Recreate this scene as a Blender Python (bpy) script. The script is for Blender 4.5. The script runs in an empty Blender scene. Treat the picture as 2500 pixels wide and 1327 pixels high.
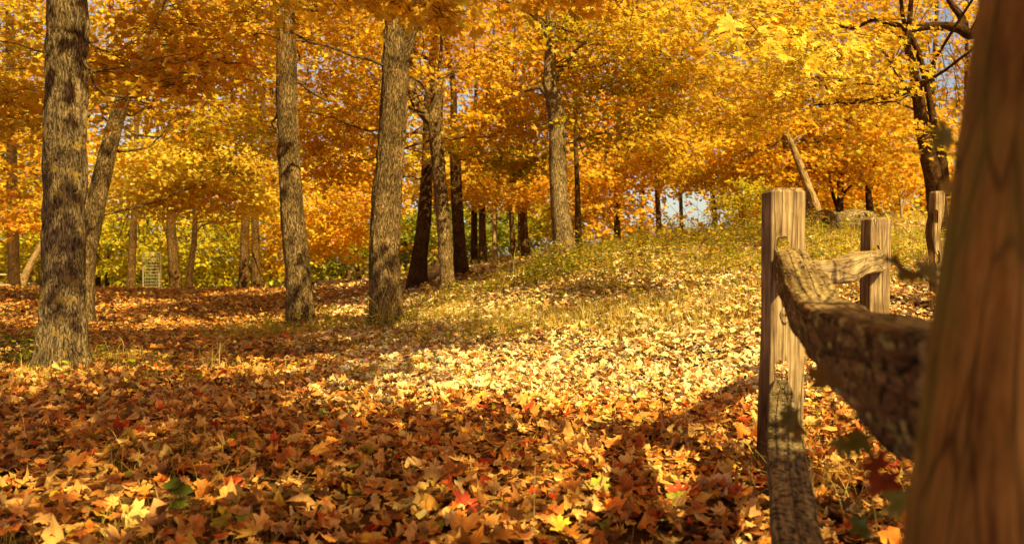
import bpy, math, random
import numpy as np
from mathutils import Vector
random.seed(7); rng = np.random.default_rng(7)
PI = math.pi
scn = bpy.context.scene
COL = scn.collection
F, HY, CX, CH = 1944.4, 640.0, 1250.0, 0.9     # focal length in photo pixels, horizon row, centre column, eye height

def P(px, py, Y):
    return np.array([(px-CX)/F*Y, Y, CH+(HY-py)/F*Y])
def PR(p):
    return CX+p[..., 0]/p[..., 1]*F, HY-(p[..., 2]-CH)/p[..., 1]*F

# sun (behind the camera, to its right)
S_AZ, S_EL = math.radians(36), math.radians(45)
SUN = np.array([math.sin(S_AZ)*math.cos(S_EL), -math.cos(S_AZ)*math.cos(S_EL), math.sin(S_EL)])

# ------------------------------------------------------------------ noise
def _h(ix, iy, iz, seed):
    n = (ix*374761393 + iy*668265263 + iz*2147483647 + seed*1274126177) & 0xffffffff
    n = ((n ^ (n >> 13))*1274126177) & 0xffffffff
    return ((n ^ (n >> 16)) & 0xffff)/65535.0
def vnoise(p, seed=0):
    p = np.asarray(p, float); i = np.floor(p).astype(np.int64); f = p-i; f = f*f*(3-2*f)
    r = 0
    for dx in (0, 1):
        for dy in (0, 1):
            for dz in (0, 1):
                w = (f[..., 0] if dx else 1-f[..., 0])*(f[..., 1] if dy else 1-f[..., 1])*(f[..., 2] if dz else 1-f[..., 2])
                r = r+w*_h(i[..., 0]+dx, i[..., 1]+dy, i[..., 2]+dz, seed)
    return r*2-1
def n2(x, y, s=1.0, seed=0):
    x = np.asarray(x, float); y = np.asarray(y, float)
    return vnoise(np.stack([x*s, y*s, np.full_like(x, seed*7.3)], -1), seed)

# ------------------------------------------------------------------ terrain
_cp = [(140, 905, 6.7), (735, 800, 11), (945, 795, 10.5), (1092, 720, 14), (1385, 642, 12.5), (1450, 628, 16),
       (1560, 592, 17.5), (1700, 572, 18), (1850, 562, 17.5), (2000, 568, 15), (2120, 575, 15), (2300, 600, 12),
       (400, 712, 24), (0, 706, 24), (-500, 706, 23), (700, 706, 23), (1000, 676, 19), (1200, 660, 17.5),
       (1120, 664, 17.5), (1300, 655, 15), (1500, 720, 10), (1800, 700, 9.5), (2200, 700, 8.2), (2600, 640, 9)]
CPT = [tuple(P(*c)) for c in _cp]
for x in (-12, -6, -2, 1, 4, 8):
    for y in (-8, 0, 3.5): CPT.append((x, y, 0.0))
for x in (-3, 1, 4): CPT.append((x, 5.5, 0.0))
CPT += [(-14, 14, 0), (-8, 16, .02), (-3, 17, .06), (10, 6, .5), (14, 12, 1.8), (18, 4, .8), (20, 20, 2.4)]
for x, z in ((-26, -.9), (-14, -.9), (-6, -.6), (0, .1), (4, .7), (9, 1.1), (16, 2.0), (28, 2.2)):
    CPT.append((x, 30, z)); CPT.append((x*1.2, 42, z-.9))
CPT = np.array(CPT)
def _U(r2): return np.where(r2 > 1e-12, r2*np.log(np.maximum(r2, 1e-12)), 0)
def _tps():
    n = len(CPT); A = np.zeros((n+3, n+3)); d = CPT[:, None, :2]-CPT[None, :, :2]
    A[:n, :n] = _U((d**2).sum(-1))+np.eye(n)*.6
    A[:n, n] = 1; A[:n, n+1:] = CPT[:, :2]; A[n, :n] = 1; A[n+1:, :n] = CPT[:, :2].T
    return np.linalg.solve(A, np.concatenate([CPT[:, 2], [0, 0, 0]]))
W = _tps()
def H(x, y):
    x = np.atleast_1d(np.asarray(x, float)); y = np.atleast_1d(np.asarray(y, float))
    xc = np.clip(x, -30, 30); yc = np.clip(y, -10, 46); out = np.empty_like(xc)
    for a in range(0, len(xc), 20000):
        X = xc[a:a+20000]; Y = yc[a:a+20000]
        r2 = (X[:, None]-CPT[None, :, 0])**2+(Y[:, None]-CPT[None, :, 1])**2
        out[a:a+20000] = _U(r2)@W[:-3]+W[-3]+W[-2]*X+W[-1]*Y
    return out+.02*n2(x, y, 1.3, 3)+.012*n2(x, y, 4, 5)
def Hs(x, y): return float(H([x], [y])[0])
def ground_px(px, py, y0=1.0, y1=40.0):
    Y = np.linspace(y0, y1, 1600); X = (px-CX)/F*Y; z = CH+(HY-py)/F*Y; k = np.argmax(H(X, Y) > z)
    return np.array([X[k], Y[k], z[k]])

# ------------------------------------------------------------------ mesh helpers
def mk(name, V, faces, mats, parent=None, col=None, gp=None, smooth=True, mi=None):
    """faces: list of int arrays (m,k); mi: material index per array"""
    V = np.asarray(V, np.float32)
    base = np.array(parent.matrix_world.translation if parent and parent.parent is None else (parent['_o'] if parent else (0, 0, 0)), np.float32) if parent else np.zeros(3, np.float32)
    me = bpy.data.meshes.new(name)
    faces = [np.asarray(f, np.int32) for f in faces if len(f)]
    loops = np.concatenate([f.ravel() for f in faces]); tot = np.concatenate([np.full(len(f), f.shape[1], np.int32) for f in faces])
    start = np.concatenate([[0], np.cumsum(tot)[:-1]]).astype(np.int32)
    me.vertices.add(len(V)); me.vertices.foreach_set('co', (V-base).ravel())
    me.loops.add(len(loops)); me.loops.foreach_set('vertex_index', loops)
    me.polygons.add(len(tot)); me.polygons.foreach_set('loop_start', start); me.polygons.foreach_set('loop_total', tot)
    if mi is not None:
        me.polygons.foreach_set('material_index', np.concatenate([np.full(len(f), m, np.int32) for f, m in zip(faces, mi)]))
    me.polygons.foreach_set('use_smooth', np.full(len(tot), smooth))
    me.update(calc_edges=True)
    if col is not None:
        a = me.attributes.new('Col', 'FLOAT_COLOR', 'POINT')
        a.data.foreach_set('color', np.concatenate([col, np.ones((len(col), 1))], 1).astype(np.float32).ravel())
    if gp is not None:
        a = me.attributes.new('gp', 'FLOAT_VECTOR', 'POINT'); a.data.foreach_set('vector', np.asarray(gp, np.float32).ravel())
    for m in (mats if isinstance(mats, (list, tuple)) else [mats]): me.materials.append(m)
    o = bpy.data.objects.new(name, me); COL.objects.link(o)
    if parent:
        o.parent = parent; 
    o['_o'] = [float(b) for b in base]
    return o
def tag(o, label=None, cat=None, group=None, kind=None):
    if label: o['label'] = label
    if cat: o['category'] = cat
    if group: o['group'] = group
    if kind: o['kind'] = kind
    return o
def thing(name, loc, label, cat, group=None):
    o = bpy.data.objects.new(name, None); COL.objects.link(o); o.location = [float(v) for v in loc]
    o.empty_display_size = .1
    o.matrix_world.translation = Vector([float(v) for v in loc])
    return tag(o, label, cat, group)

def crom(pts, n):
    pts = np.asarray(pts, float)
    if len(pts) == 2: return pts[0]+(pts[1]-pts[0])*np.linspace(0, 1, n)[:, None]
    p = np.vstack([2*pts[0]-pts[1], pts, 2*pts[-1]-pts[-2]])
    seg = np.linalg.norm(np.diff(pts[:, :3], axis=0), axis=1); cum = np.concatenate([[0], np.cumsum(seg)]); cum /= cum[-1]
    out = []
    for t in np.linspace(0, 1, n):
        i = min(np.searchsorted(cum, t, 'right')-1, len(pts)-2); u = (t-cum[i])/(cum[i+1]-cum[i]+1e-9)
        a, b, c, d = p[i:i+4]
        out.append(.5*((2*b)+(c-a)*u+(2*a-5*b+4*c-d)*u*u+(3*b-3*c+d-a)*u**3))
    return np.array(out)
def frames(C):
    T = np.gradient(C, axis=0); T /= np.linalg.norm(T, axis=1)[:, None]+1e-12
    ref = np.array([0, 1., 0]) if abs(T[len(T)//2][2]) > .5 else np.array([0, 0, 1.])
    U = np.cross(T, ref); U /= np.linalg.norm(U, axis=1)[:, None]+1e-9
    return T, U, np.cross(U, T)
def ringfaces(n, k, off=0):
    i = np.arange(n-1)[:, None]*k; j = np.arange(k)[None]; j2 = (j+1) % k
    return np.stack([i+j, i+j2, i+k+j2, i+k+j], -1).reshape(-1, 4)+off
class Tubes:
    """collects thin limbs and twigs"""
    def __init__(s): s.V = []; s.Fq = []; s.G = []; s.n = 0
    def add(s, pts, r0, r1, k=5, n=None, jit=0.0):
        pts = np.asarray(pts, float)
        n = n or max(4, len(pts)*3); C = crom(pts, n)
        if jit: C[1:-1] += rng.normal(0, jit, (n-2, 3))
        T, U, N = frames(C); th = np.arange(k)/k*2*PI; r = r0+(r1-r0)*np.linspace(0, 1, n)**.8
        R = r[:, None, None]*(np.cos(th)[None, :, None]*U[:, None]+np.sin(th)[None, :, None]*N[:, None])
        s.V.append((C[:, None]+R).reshape(-1, 3)); s.Fq.append(ringfaces(n, k, s.n)); s.n += n*k
        L = np.concatenate([[0], np.cumsum(np.linalg.norm(np.diff(C, axis=0), axis=1))])
        g = np.stack([np.broadcast_to(r[:, None]*np.cos(th), (n, k)), np.broadcast_to(r[:, None]*np.sin(th), (n, k)), np.broadcast_to(L[:, None], (n, k))], -1)
        s.G.append(g.reshape(-1, 3)); return C
    def build(s, name, mat, parent):
        return mk(name, np.concatenate(s.V), [np.concatenate(s.Fq)], mat, parent, gp=np.concatenate(s.G)) if s.V else None

# ------------------------------------------------------------------ materials
def nt(name):
    m = bpy.data.materials.new(name); m.use_nodes = True; t = m.node_tree; t.nodes.clear(); return m, t
def N(t, typ, **kw):
    n = t.nodes.new(typ)
    for k, v in kw.items():
        if k in n.inputs: n.inputs[k].default_value = v
        else: setattr(n, k, v)
    return n
def ramp(t, fac, stops):
    r = N(t, 'ShaderNodeValToRGB'); e = r.color_ramp.elements
    while len(e) < len(stops): e.new(.5)
    for i, (p, c) in enumerate(stops): e[i].position = p; e[i].color = (*c, 1)
    t.links.new(fac, r.inputs[0]); return r
def mixc(t, fac, a, b, mode='MIX'):
    m = N(t, 'ShaderNodeMix', data_type='RGBA', blend_type=mode)
    for s, v in ((0, fac), (6, a), (7, b)):
        if hasattr(v, 'links'): t.links.new(v, m.inputs[s])
        else: m.inputs[s].default_value = v if s == 0 else (*v, 1)
    return m.outputs[2]
def leafmat(name, trans=.45, rough=.6, spec=.25, noise=.35, scale=60):
    m, t = nt(name); L = t.links.new
    a = N(t, 'ShaderNodeAttribute', attribute_name='Col'); g = N(t, 'ShaderNodeNewGeometry')
    tc = N(t, 'ShaderNodeTexCoord'); ns = N(t, 'ShaderNodeTexNoise', Scale=scale, Detail=2.0); L(tc.outputs['Object'], ns.inputs['Vector'])
    rm = ramp(t, ns.outputs['Fac'], [(.3, (1-noise,)*3), (.7, (1+noise*.4,)*3)])
    c = mixc(t, 1.0, a.outputs['Color'], rm.outputs[0], 'MULTIPLY')
    p = N(t, 'ShaderNodeBsdfPrincipled', Roughness=rough); L(c, p.inputs['Base Color']); p.inputs['Specular IOR Level'].default_value = spec
    tr = N(t, 'ShaderNodeBsdfTranslucent'); gm = N(t, 'ShaderNodeGamma', Gamma=.85); L(c, gm.inputs[0]); L(gm.outputs[0], tr.inputs['Color'])
    mx = N(t, 'ShaderNodeMixShader'); mx.inputs[0].default_value = trans
    L(p.outputs[0], mx.inputs[1]); L(tr.outputs[0], mx.inputs[2])
    o = N(t, 'ShaderNodeOutputMaterial'); L(mx.outputs[0], o.inputs[0]); return m
def barkmat(name, dark, mid, light, lichen=None, s=1.0, bump=1.0, gray=.0):
    m, t = nt(name); L = t.links.new
    a = N(t, 'ShaderNodeAttribute', attribute_name='gp')
    mp = N(t, 'ShaderNodeMapping'); mp.inputs['Scale'].default_value = (1, 1, .25); L(a.outputs['Vector'], mp.inputs['Vector'])
    wn = N(t, 'ShaderNodeTexNoise', Scale=9*s, Detail=3.0); L(mp.outputs[0], wn.inputs['Vector'])
    ad = N(t, 'ShaderNodeVectorMath', operation='MULTIPLY_ADD'); L(wn.outputs['Color'], ad.inputs[0]); ad.inputs[1].default_value = (.10, .10, .10); L(mp.outputs[0], ad.inputs[2])
    v = N(t, 'ShaderNodeTexNoise', Scale=30*s, Detail=2.0, Roughness=.5); L(ad.outputs[0], v.inputs['Vector'])
    v0 = N(t, 'ShaderNodeMath', operation='SUBTRACT'); L(v.outputs['Fac'], v0.inputs[0]); v0.inputs[1].default_value = .5
    v1 = N(t, 'ShaderNodeMath', operation='ABSOLUTE'); L(v0.outputs[0], v1.inputs[0])
    n1 = N(t, 'ShaderNodeTexNoise', Scale=60*s, Detail=7.0, Roughness=.75); L(mp.outputs[0], n1.inputs['Vector'])
    cr = ramp(t, v1.outputs[0], [(0, (0, 0, 0)), (.045, (.6,)*3), (.16, (1, 1, 1))])
    nr = ramp(t, n1.outputs['Fac'], [(.32, (.0,)*3), (.68, (1, 1, 1))])
    hh = mixc(t, .55, cr.outputs[0], nr.outputs[0])
    big = N(t, 'ShaderNodeTexNoise', Scale=3.5, Detail=4.0); L(a.outputs['Vector'], big.inputs['Vector'])
    c = ramp(t, hh, [(.18, dark), (.5, mid), (.86, light)]).outputs[0]
    br = ramp(t, big.outputs['Fac'], [(.32, (.5, .47, .42)), (.68, (1.25, 1.2, 1.1))])
    c = mixc(t, 1.0, c, br.outputs[0], 'MULTIPLY')
    if lichen:
        ln = N(t, 'ShaderNodeTexNoise', Scale=11.0, Detail=5.0, Roughness=.65); L(a.outputs['Vector'], ln.inputs['Vector'])
        lf = ramp(t, ln.outputs['Fac'], [(.56, (0, 0, 0)), (.64, (.75,)*3)])
        c = mixc(t, lf.outputs[0], c, lichen)
    p = N(t, 'ShaderNodeBsdfPrincipled', Roughness=.95); L(c, p.inputs['Base Color']); p.inputs['Specular IOR Level'].default_value = .15
    b = N(t, 'ShaderNodeBump', Strength=1.0, Distance=.022*bump); L(hh, b.inputs['Height']); L(b.outputs[0], p.inputs['Normal'])
    o = N(t, 'ShaderNodeOutputMaterial'); L(p.outputs[0], o.inputs[0]); return m
def woodmat(name, c0, c1, c2, side=0, dark=.4, patch=None, patch_s=20, pr=(.5, .6), black=0.0, bump=1.0, gs=1.0):
    m, t = nt(name); L = t.links.new
    a = N(t, 'ShaderNodeAttribute', attribute_name='gp')
    mp = N(t, 'ShaderNodeMapping'); mp.inputs['Scale'].default_value = (1, 1, .035); L(a.outputs['Vector'], mp.inputs['Vector'])
    g1 = N(t, 'ShaderNodeTexNoise', Scale=150*gs, Detail=5.0, Roughness=.65); L(mp.outputs[0], g1.inputs['Vector'])
    g2 = N(t, 'ShaderNodeTexNoise', Scale=38*gs, Detail=3.0); L(mp.outputs[0], g2.inputs['Vector'])
    g3 = N(t, 'ShaderNodeTexNoise', Scale=7, Detail=4.0); L(a.outputs['Vector'], g3.inputs['Vector'])
    h = mixc(t, .5, g1.outputs['Fac'], g2.outputs['Fac'])
    c = ramp(t, h, [(.36, c0), (.5, c1), (.64, c2)]).outputs[0]
    c = mixc(t, 1.0, c, ramp(t, g3.outputs['Fac'], [(.3, (.6, .55, .5)), (.65, (1.15, 1.15, 1.15))]).outputs[0], 'MULTIPLY')
    # drying checks
    ck = N(t, 'ShaderNodeTexVoronoi', Scale=22.0, feature='DISTANCE_TO_EDGE')
    mp2 = N(t, 'ShaderNodeMapping'); mp2.inputs['Scale'].default_value = (1, 1, .06); L(a.outputs['Vector'], mp2.inputs['Vector']); L(mp2.outputs[0], ck.inputs['Vector'])
    cf = ramp(t, ck.outputs['Distance'], [(0, (.25,)*3), (.035, (1, 1, 1))])
    c = mixc(t, .75, c, cf.outputs[0], 'MULTIPLY')
    hb = h
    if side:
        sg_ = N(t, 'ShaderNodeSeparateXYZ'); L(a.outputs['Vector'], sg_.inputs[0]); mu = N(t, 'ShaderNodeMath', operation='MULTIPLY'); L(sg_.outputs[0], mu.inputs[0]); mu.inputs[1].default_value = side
        shade_f = ramp(t, mu.outputs[0], [(.85, (1, 1, 1)), (1.0, (dark*1.15, dark*.85, dark*.7))]); c = mixc(t, 1.0, c, shade_f.outputs[0], 'MULTIPLY')  # painted shade: colour darkened on the face turned away from the sun
    if patch:
        mp3 = N(t, 'ShaderNodeMapping'); mp3.inputs['Scale'].default_value = (1, 1, .3); L(a.outputs['Vector'], mp3.inputs['Vector'])
        pn = N(t, 'ShaderNodeTexNoise', Scale=patch_s, Detail=5.0, Roughness=.7); L(mp3.outputs[0], pn.inputs['Vector'])
        pf = ramp(t, pn.outputs['Fac'], [(pr[0], (0, 0, 0)), (pr[1], (1, 1, 1))])
        c = mixc(t, pf.outputs[0], c, patch); hb = mixc(t, .5, h, pf.outputs[0])
    if black:
        bn = N(t, 'ShaderNodeTexNoise', Scale=patch_s*1.6, Detail=3.0, Roughness=.6); L(a.outputs['Vector'], bn.inputs['Vector'])
        bf = ramp(t, bn.outputs['Fac'], [(.52-black*.1, (1,)*3), (.6, (.06, .05, .05))])
        c = mixc(t, 1.0, c, bf.outputs[0], 'MULTIPLY')
    p = N(t, 'ShaderNodeBsdfPrincipled', Roughness=.9); L(c, p.inputs['Base Color']); p.inputs['Specular IOR Level'].default_value = .2
    hm = mixc(t, .6, hb, cf.outputs[0])
    b = N(t, 'ShaderNodeBump', Strength=1.0, Distance=.008*bump); L(hm, b.inputs['Height']); L(b.outputs[0], p.inputs['Normal'])
    o = N(t, 'ShaderNodeOutputMaterial'); L(p.outputs[0], o.inputs[0]); return m
def plain(name, c, rough=.7, metal=0.0, ns=40):
    m, t = nt(name); L = t.links.new
    tc = N(t, 'ShaderNodeTexCoord'); n = N(t, 'ShaderNodeTexNoise', Scale=ns, Detail=4.0); L(tc.outputs['Object'], n.inputs['Vector'])
    r = ramp(t, n.outputs['Fac'], [(.3, tuple(v*.65 for v in c)), (.7, c)])
    p = N(t, 'ShaderNodeBsdfPrincipled', Roughness=rough, Metallic=metal); L(r.outputs[0], p.inputs['Base Color'])
    o = N(t, 'ShaderNodeOutputMaterial'); L(p.outputs[0], o.inputs[0]); return m
def groundmat(name, cols, scale=9):
    m, t = nt(name); L = t.links.new
    tc = N(t, 'ShaderNodeTexCoord'); v = N(t, 'ShaderNodeTexVoronoi', Scale=scale); L(tc.outputs['Object'], v.inputs['Vector'])
    n = N(t, 'ShaderNodeTexNoise', Scale=scale*1.7, Detail=6.0, Roughness=.7); L(tc.outputs['Object'], n.inputs['Vector'])
    sp = N(t, 'ShaderNodeSeparateColor'); L(v.outputs['Color'], sp.inputs[0])
    c1 = ramp(t, sp.outputs[0], [(.0, cols[0]), (.45, cols[1]), (.8, cols[2])]).outputs[0]
    c2 = ramp(t, n.outputs['Fac'], [(.3, (.35,)*3), (.7, (1.1,)*3)]).outputs[0]
    c = mixc(t, 1.0, c1, c2, 'MULTIPLY')
    p = N(t, 'ShaderNodeBsdfPrincipled', Roughness=.95); L(c, p.inputs['Base Color']); p.inputs['Specular IOR Level'].default_value = .1
    b = N(t, 'ShaderNodeBump', Strength=1.0, Distance=.03); L(n.outputs['Fac'], b.inputs['Height']); L(b.outputs[0], p.inputs['Normal'])
    o = N(t, 'ShaderNodeOutputMaterial'); L(p.outputs[0], o.inputs[0]); return m

M = {}
M['crown'] = leafmat('autumn_foliage', .52, .45, .35, .14, 30)
M['litter'] = leafmat('leaf_litter', .08, .65, .25, .22, 45)
M['grass'] = leafmat('grass_blade', .4, .5, .3, .2, 20)
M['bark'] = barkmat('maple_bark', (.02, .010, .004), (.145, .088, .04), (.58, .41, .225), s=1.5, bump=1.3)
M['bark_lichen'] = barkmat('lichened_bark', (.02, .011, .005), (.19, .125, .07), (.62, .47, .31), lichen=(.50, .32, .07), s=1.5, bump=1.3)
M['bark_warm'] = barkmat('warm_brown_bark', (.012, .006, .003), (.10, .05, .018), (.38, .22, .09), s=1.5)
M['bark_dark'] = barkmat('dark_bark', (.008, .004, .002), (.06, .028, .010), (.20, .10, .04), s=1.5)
M['bark_pale'] = barkmat('pale_dead_wood', (.10, .06, .03), (.36, .24, .13), (.58, .42, .25), s=.8, bump=.5)
M['twig'] = plain('twig_bark', (.10, .055, .028), .9)
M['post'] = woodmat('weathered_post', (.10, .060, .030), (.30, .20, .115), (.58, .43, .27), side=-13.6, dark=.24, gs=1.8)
M['post_near'] = woodmat('mossy_post', (.12, .042, .010), (.38, .17, .04), (.58, .30, .08), patch=(.22, .15, .025), patch_s=7, pr=(.5, .66), gs=.8)
M['rail'] = woodmat('weathered_rail', (.10, .06, .03), (.32, .22, .12), (.60, .45, .27), patch=(.55, .45, .22), patch_s=30, pr=(.6, .68), gs=1.5)
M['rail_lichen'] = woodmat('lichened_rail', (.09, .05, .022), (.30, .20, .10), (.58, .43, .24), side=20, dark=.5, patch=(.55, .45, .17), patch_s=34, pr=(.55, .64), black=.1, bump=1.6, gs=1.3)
M['rail_low'] = woodmat('mossy_low_rail', (.07, .045, .025), (.25, .175, .095), (.50, .38, .22), patch=(.40, .33, .17), patch_s=40, pr=(.56, .64), black=.5, bump=1.8, gs=1.3)
M['hollow'] = plain('dark_hollow', (.012, .008, .005), 1)  # plain near-black colour for the inside of the log
M['wire'] = plain('galvanised_wire', (.75, .68, .55), .4, .3)
M['bench'] = plain('sun_bleached_planks', (.62, .42, .24), .8)
M['bench_dark'] = plain('dark_planks', (.05, .03, .02), .9)
M['sign'] = plain('sign_white', (.75, .72, .62), .5)
M['signpost'] = plain('sign_post_green', (.22, .30, .22), .5)
M['green_leaf'] = leafmat('green_leaf', .4, .45, .35, .25, 80)

PAL = {  # linear base colours, weights
 'yellow': [((.97, .62, .045), 4), ((.96, .55, .03), 3), ((.90, .47, .02), 1.5), ((.72, .60, .04), .7)],
 'bright': [((.98, .72, .11), 5), ((.97, .64, .05), 3), ((.92, .54, .03), 1)],
 'amber': [((.96, .50, .02), 4), ((.95, .42, .014), 3), ((.96, .58, .03), 2), ((.55, .42, .02), 1)],
 'orange': [((.96, .52, .03), 4), ((.94, .42, .03), 2), ((.95, .58, .04), 3), ((.88, .3, .06), .5)],
 'olive': [((.70, .54, .025), 4), ((.55, .47, .02), 3), ((.86, .54, .022), 3), ((.30, .30, .015), 1.5)],
 'ygreen': [((.66, .52, .03), 4), ((.48, .44, .025), 4), ((.80, .54, .03), 3), ((.25, .28, .015), 2)],
 'dkgreen': [((.14, .17, .012), 4), ((.28, .28, .015), 3), ((.5, .4, .02), 1)],
 'litter': [((.74, .42, .15), 5), ((.80, .50, .20), 4), ((.66, .30, .07), 4), ((.48, .18, .045), 2.5), ((.74, .28, .04), 2.2), ((.55, .09, .02), .7), ((.76, .50, .22), 2), ((.72, .42, .04), 1), ((.20, .08, .03), 1.6), ((.30, .30, .04), .35)],
 'litter_red': [((.72, .38, .11), 5), ((.76, .44, .15), 4), ((.60, .24, .05), 4), ((.42, .13, .03), 3), ((.72, .25, .035), 2.6), ((.52, .07, .015), 1.0), ((.16, .06, .02), 2), ((.75, .42, .05), 1), ((.30, .30, .04), .3)],
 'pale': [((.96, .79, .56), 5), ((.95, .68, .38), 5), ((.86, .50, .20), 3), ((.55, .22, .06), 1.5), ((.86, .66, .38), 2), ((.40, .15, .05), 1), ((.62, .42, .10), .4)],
 'grass': [((.70, .54, .06), 4), ((.82, .62, .14), 4), ((.42, .40, .04), 2), ((.86, .62, .24), 3)],
 'weed': [((.46, .42, .03), 4), ((.28, .30, .02), 2.5), ((.72, .52, .04), 3), ((.75, .36, .03), 1.2)],
}
def pick(pal, n):
    p = PAL[pal]; w = np.array([q[1] for q in p], float); w /= w.sum()
    c = np.array([q[0] for q in p])[rng.choice(len(p), n, p=w)]
    v = rng.normal(1, .14, (n, 1)).clip(.55, 1.4)
    return (c*v*rng.normal(1, .06, (n, 3))).clip(.002, .95)

# ------------------------------------------------------------------ leaf templates (tip +y)
def _mir(half):
    r = [p for p in half]; l = [(-x, y) for x, y in half[1:-1]][::-1]; return np.array(r+l)
NEAR = _mir([(0, 1), (.09, .74), (.21, .77), (.17, .48), (.42, .66), (.64, .72), (.57, .50), (.82, .40), (.52, .25), (.42, .14), (.60, .02), (.66, -.14), (.38, -.16), (.15, -.22), (0, -.12)])
MID = _mir([(0, 1), (.16, .50), (.62, .66), (.48, .22), (.66, -.1), (0, -.14)])
OVAL = _mir([(0, 1), (.22, .7), (.34, .35), (.28, .05), (0, -.1)])
def template(out, curl=0.0, ring=True, seed=0, flat=False):
    r = np.random.default_rng(seed); c = np.array([[0, .2]]); n = len(out)
    if ring:
        p2 = np.vstack([c, c+(out-c)*.5, out]); k = np.arange(n); k2 = (k+1) % n
        f = np.vstack([np.stack([0*k, 1+k, 1+k2], 1), np.stack([1+k, 1+n+k, 1+n+k2], 1), np.stack([1+k, 1+n+k2, 1+k2], 1)])
    else:
        p2 = np.vstack([c, out]); k = np.arange(n); f = np.stack([0*k, 1+k, 1+(k+1) % n], 1)
    x, y = p2[:, 0], p2[:, 1]-.3
    a, b, cc, d, e = r.normal(0, 1, 5)*curl
    z = .9*a*x*x+.8*b*y*y+.8*cc*x*y+.35*abs(d)*np.abs(x)+.5*e*y*y*y+curl*.15*np.sin(x*9+seed)*np.cos(y*7)
    V = np.stack([x, y, z], 1); s = np.ones(len(V)); s[0] = .82
    rr = np.hypot(x, y); s = s*(.9+.16*rr)
    return V, f, s
T_LNEAR = [template(NEAR, .42, True, i) for i in range(14)]
T_LMID = [template(MID, .45, False, 40+i) for i in range(10)]
def frag(seed):
    r_ = np.random.default_rng(seed); n = r_.integers(6, 9); a = np.sort(r_.uniform(0, 2*PI, n)); q = r_.uniform(.35, .95, n)
    return template(np.stack([np.cos(a)*q*.7, np.sin(a)*q*.8+.2], 1), .8, False, seed)
def mangled(seed, o, ring, curl):
    r_ = np.random.default_rng(seed); o = o.copy(); o[:, 0] *= r_.uniform(.6, 1.1); o *= r_.uniform(.88, 1.08, (len(o), 1)); o[:, 0] += .25*r_.normal()*o[:, 1]**2*.6
    return template(o, curl, ring, seed)
BROAD = _mir([(0, .95), (.16, .74), (.34, .70), (.33, .52), (.56, .60), (.70, .40), (.60, .22), (.74, .05), (.50, -.08), (.40, -.24), (.12, -.22), (0, -.14)])
T_LNEAR = [mangled(200+i, BROAD, True, (.35, .6, .95)[i % 3]) for i in range(14)]+[mangled(i, NEAR, True, (.22, .38, .65)[i % 3]) for i in range(15)]+[frag(500+i) for i in range(16)]
T_LMID = [mangled(40+i, MID, False, (.22, .38, .65)[i % 3]) for i in range(12)]+[mangled(240+i, BROAD, False, (.35, .6, .95)[i % 3]) for i in range(8)]+[frag(520+i) for i in range(12)]
T_CNEAR = [template(NEAR, .28, False, 70+i) for i in range(6)]
T_CMID = [template(MID, .3, False, 90+i) for i in range(6)]
_far = (np.array([[0, .85, 0], [.52, .3, .14], [0, -.35, 0], [-.52, .3, .14]]), np.array([[0, 1, 2], [0, 2, 3]]), np.ones(4))
T_FAR = [_far]
T_OVAL = [template(OVAL, .3, False, 120+i) for i in range(4)]

def place(Ts, pos, nrm, tip, size, col):
    """instances merged into one vertex/face array"""
    n = len(pos); nrm = nrm/(np.linalg.norm(nrm, axis=1)[:, None]+1e-9)
    tip = tip-nrm*(tip*nrm).sum(1)[:, None]; tip /= np.linalg.norm(tip, axis=1)[:, None]+1e-9
    sx = np.cross(tip, nrm); which = rng.integers(0, len(Ts), n); VV, FF, CC = [], [], []; off = 0
    for k, (tv, tf, ts) in enumerate(Ts):
        q = np.where(which == k)[0]
        if not len(q): continue
        w = rng.uniform(.85, 1.1, len(q))
        loc = tv[None]*size[q, None, None]
        v = pos[q, None]+loc[..., :1]*(sx[q, None]*w[:, None, None])+loc[..., 1:2]*tip[q, None]+loc[..., 2:]*nrm[q, None]
        VV.append(v.reshape(-1, 3)); FF.append((tf[None]+(np.arange(len(q))*len(tv))[:, None, None]).reshape(-1, 3)+off)
        CC.append((col[q, None]*ts[None, :, None]).reshape(-1, 3)); off += len(q)*len(tv)
    return np.concatenate(VV), np.concatenate(FF), np.concatenate(CC)

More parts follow.
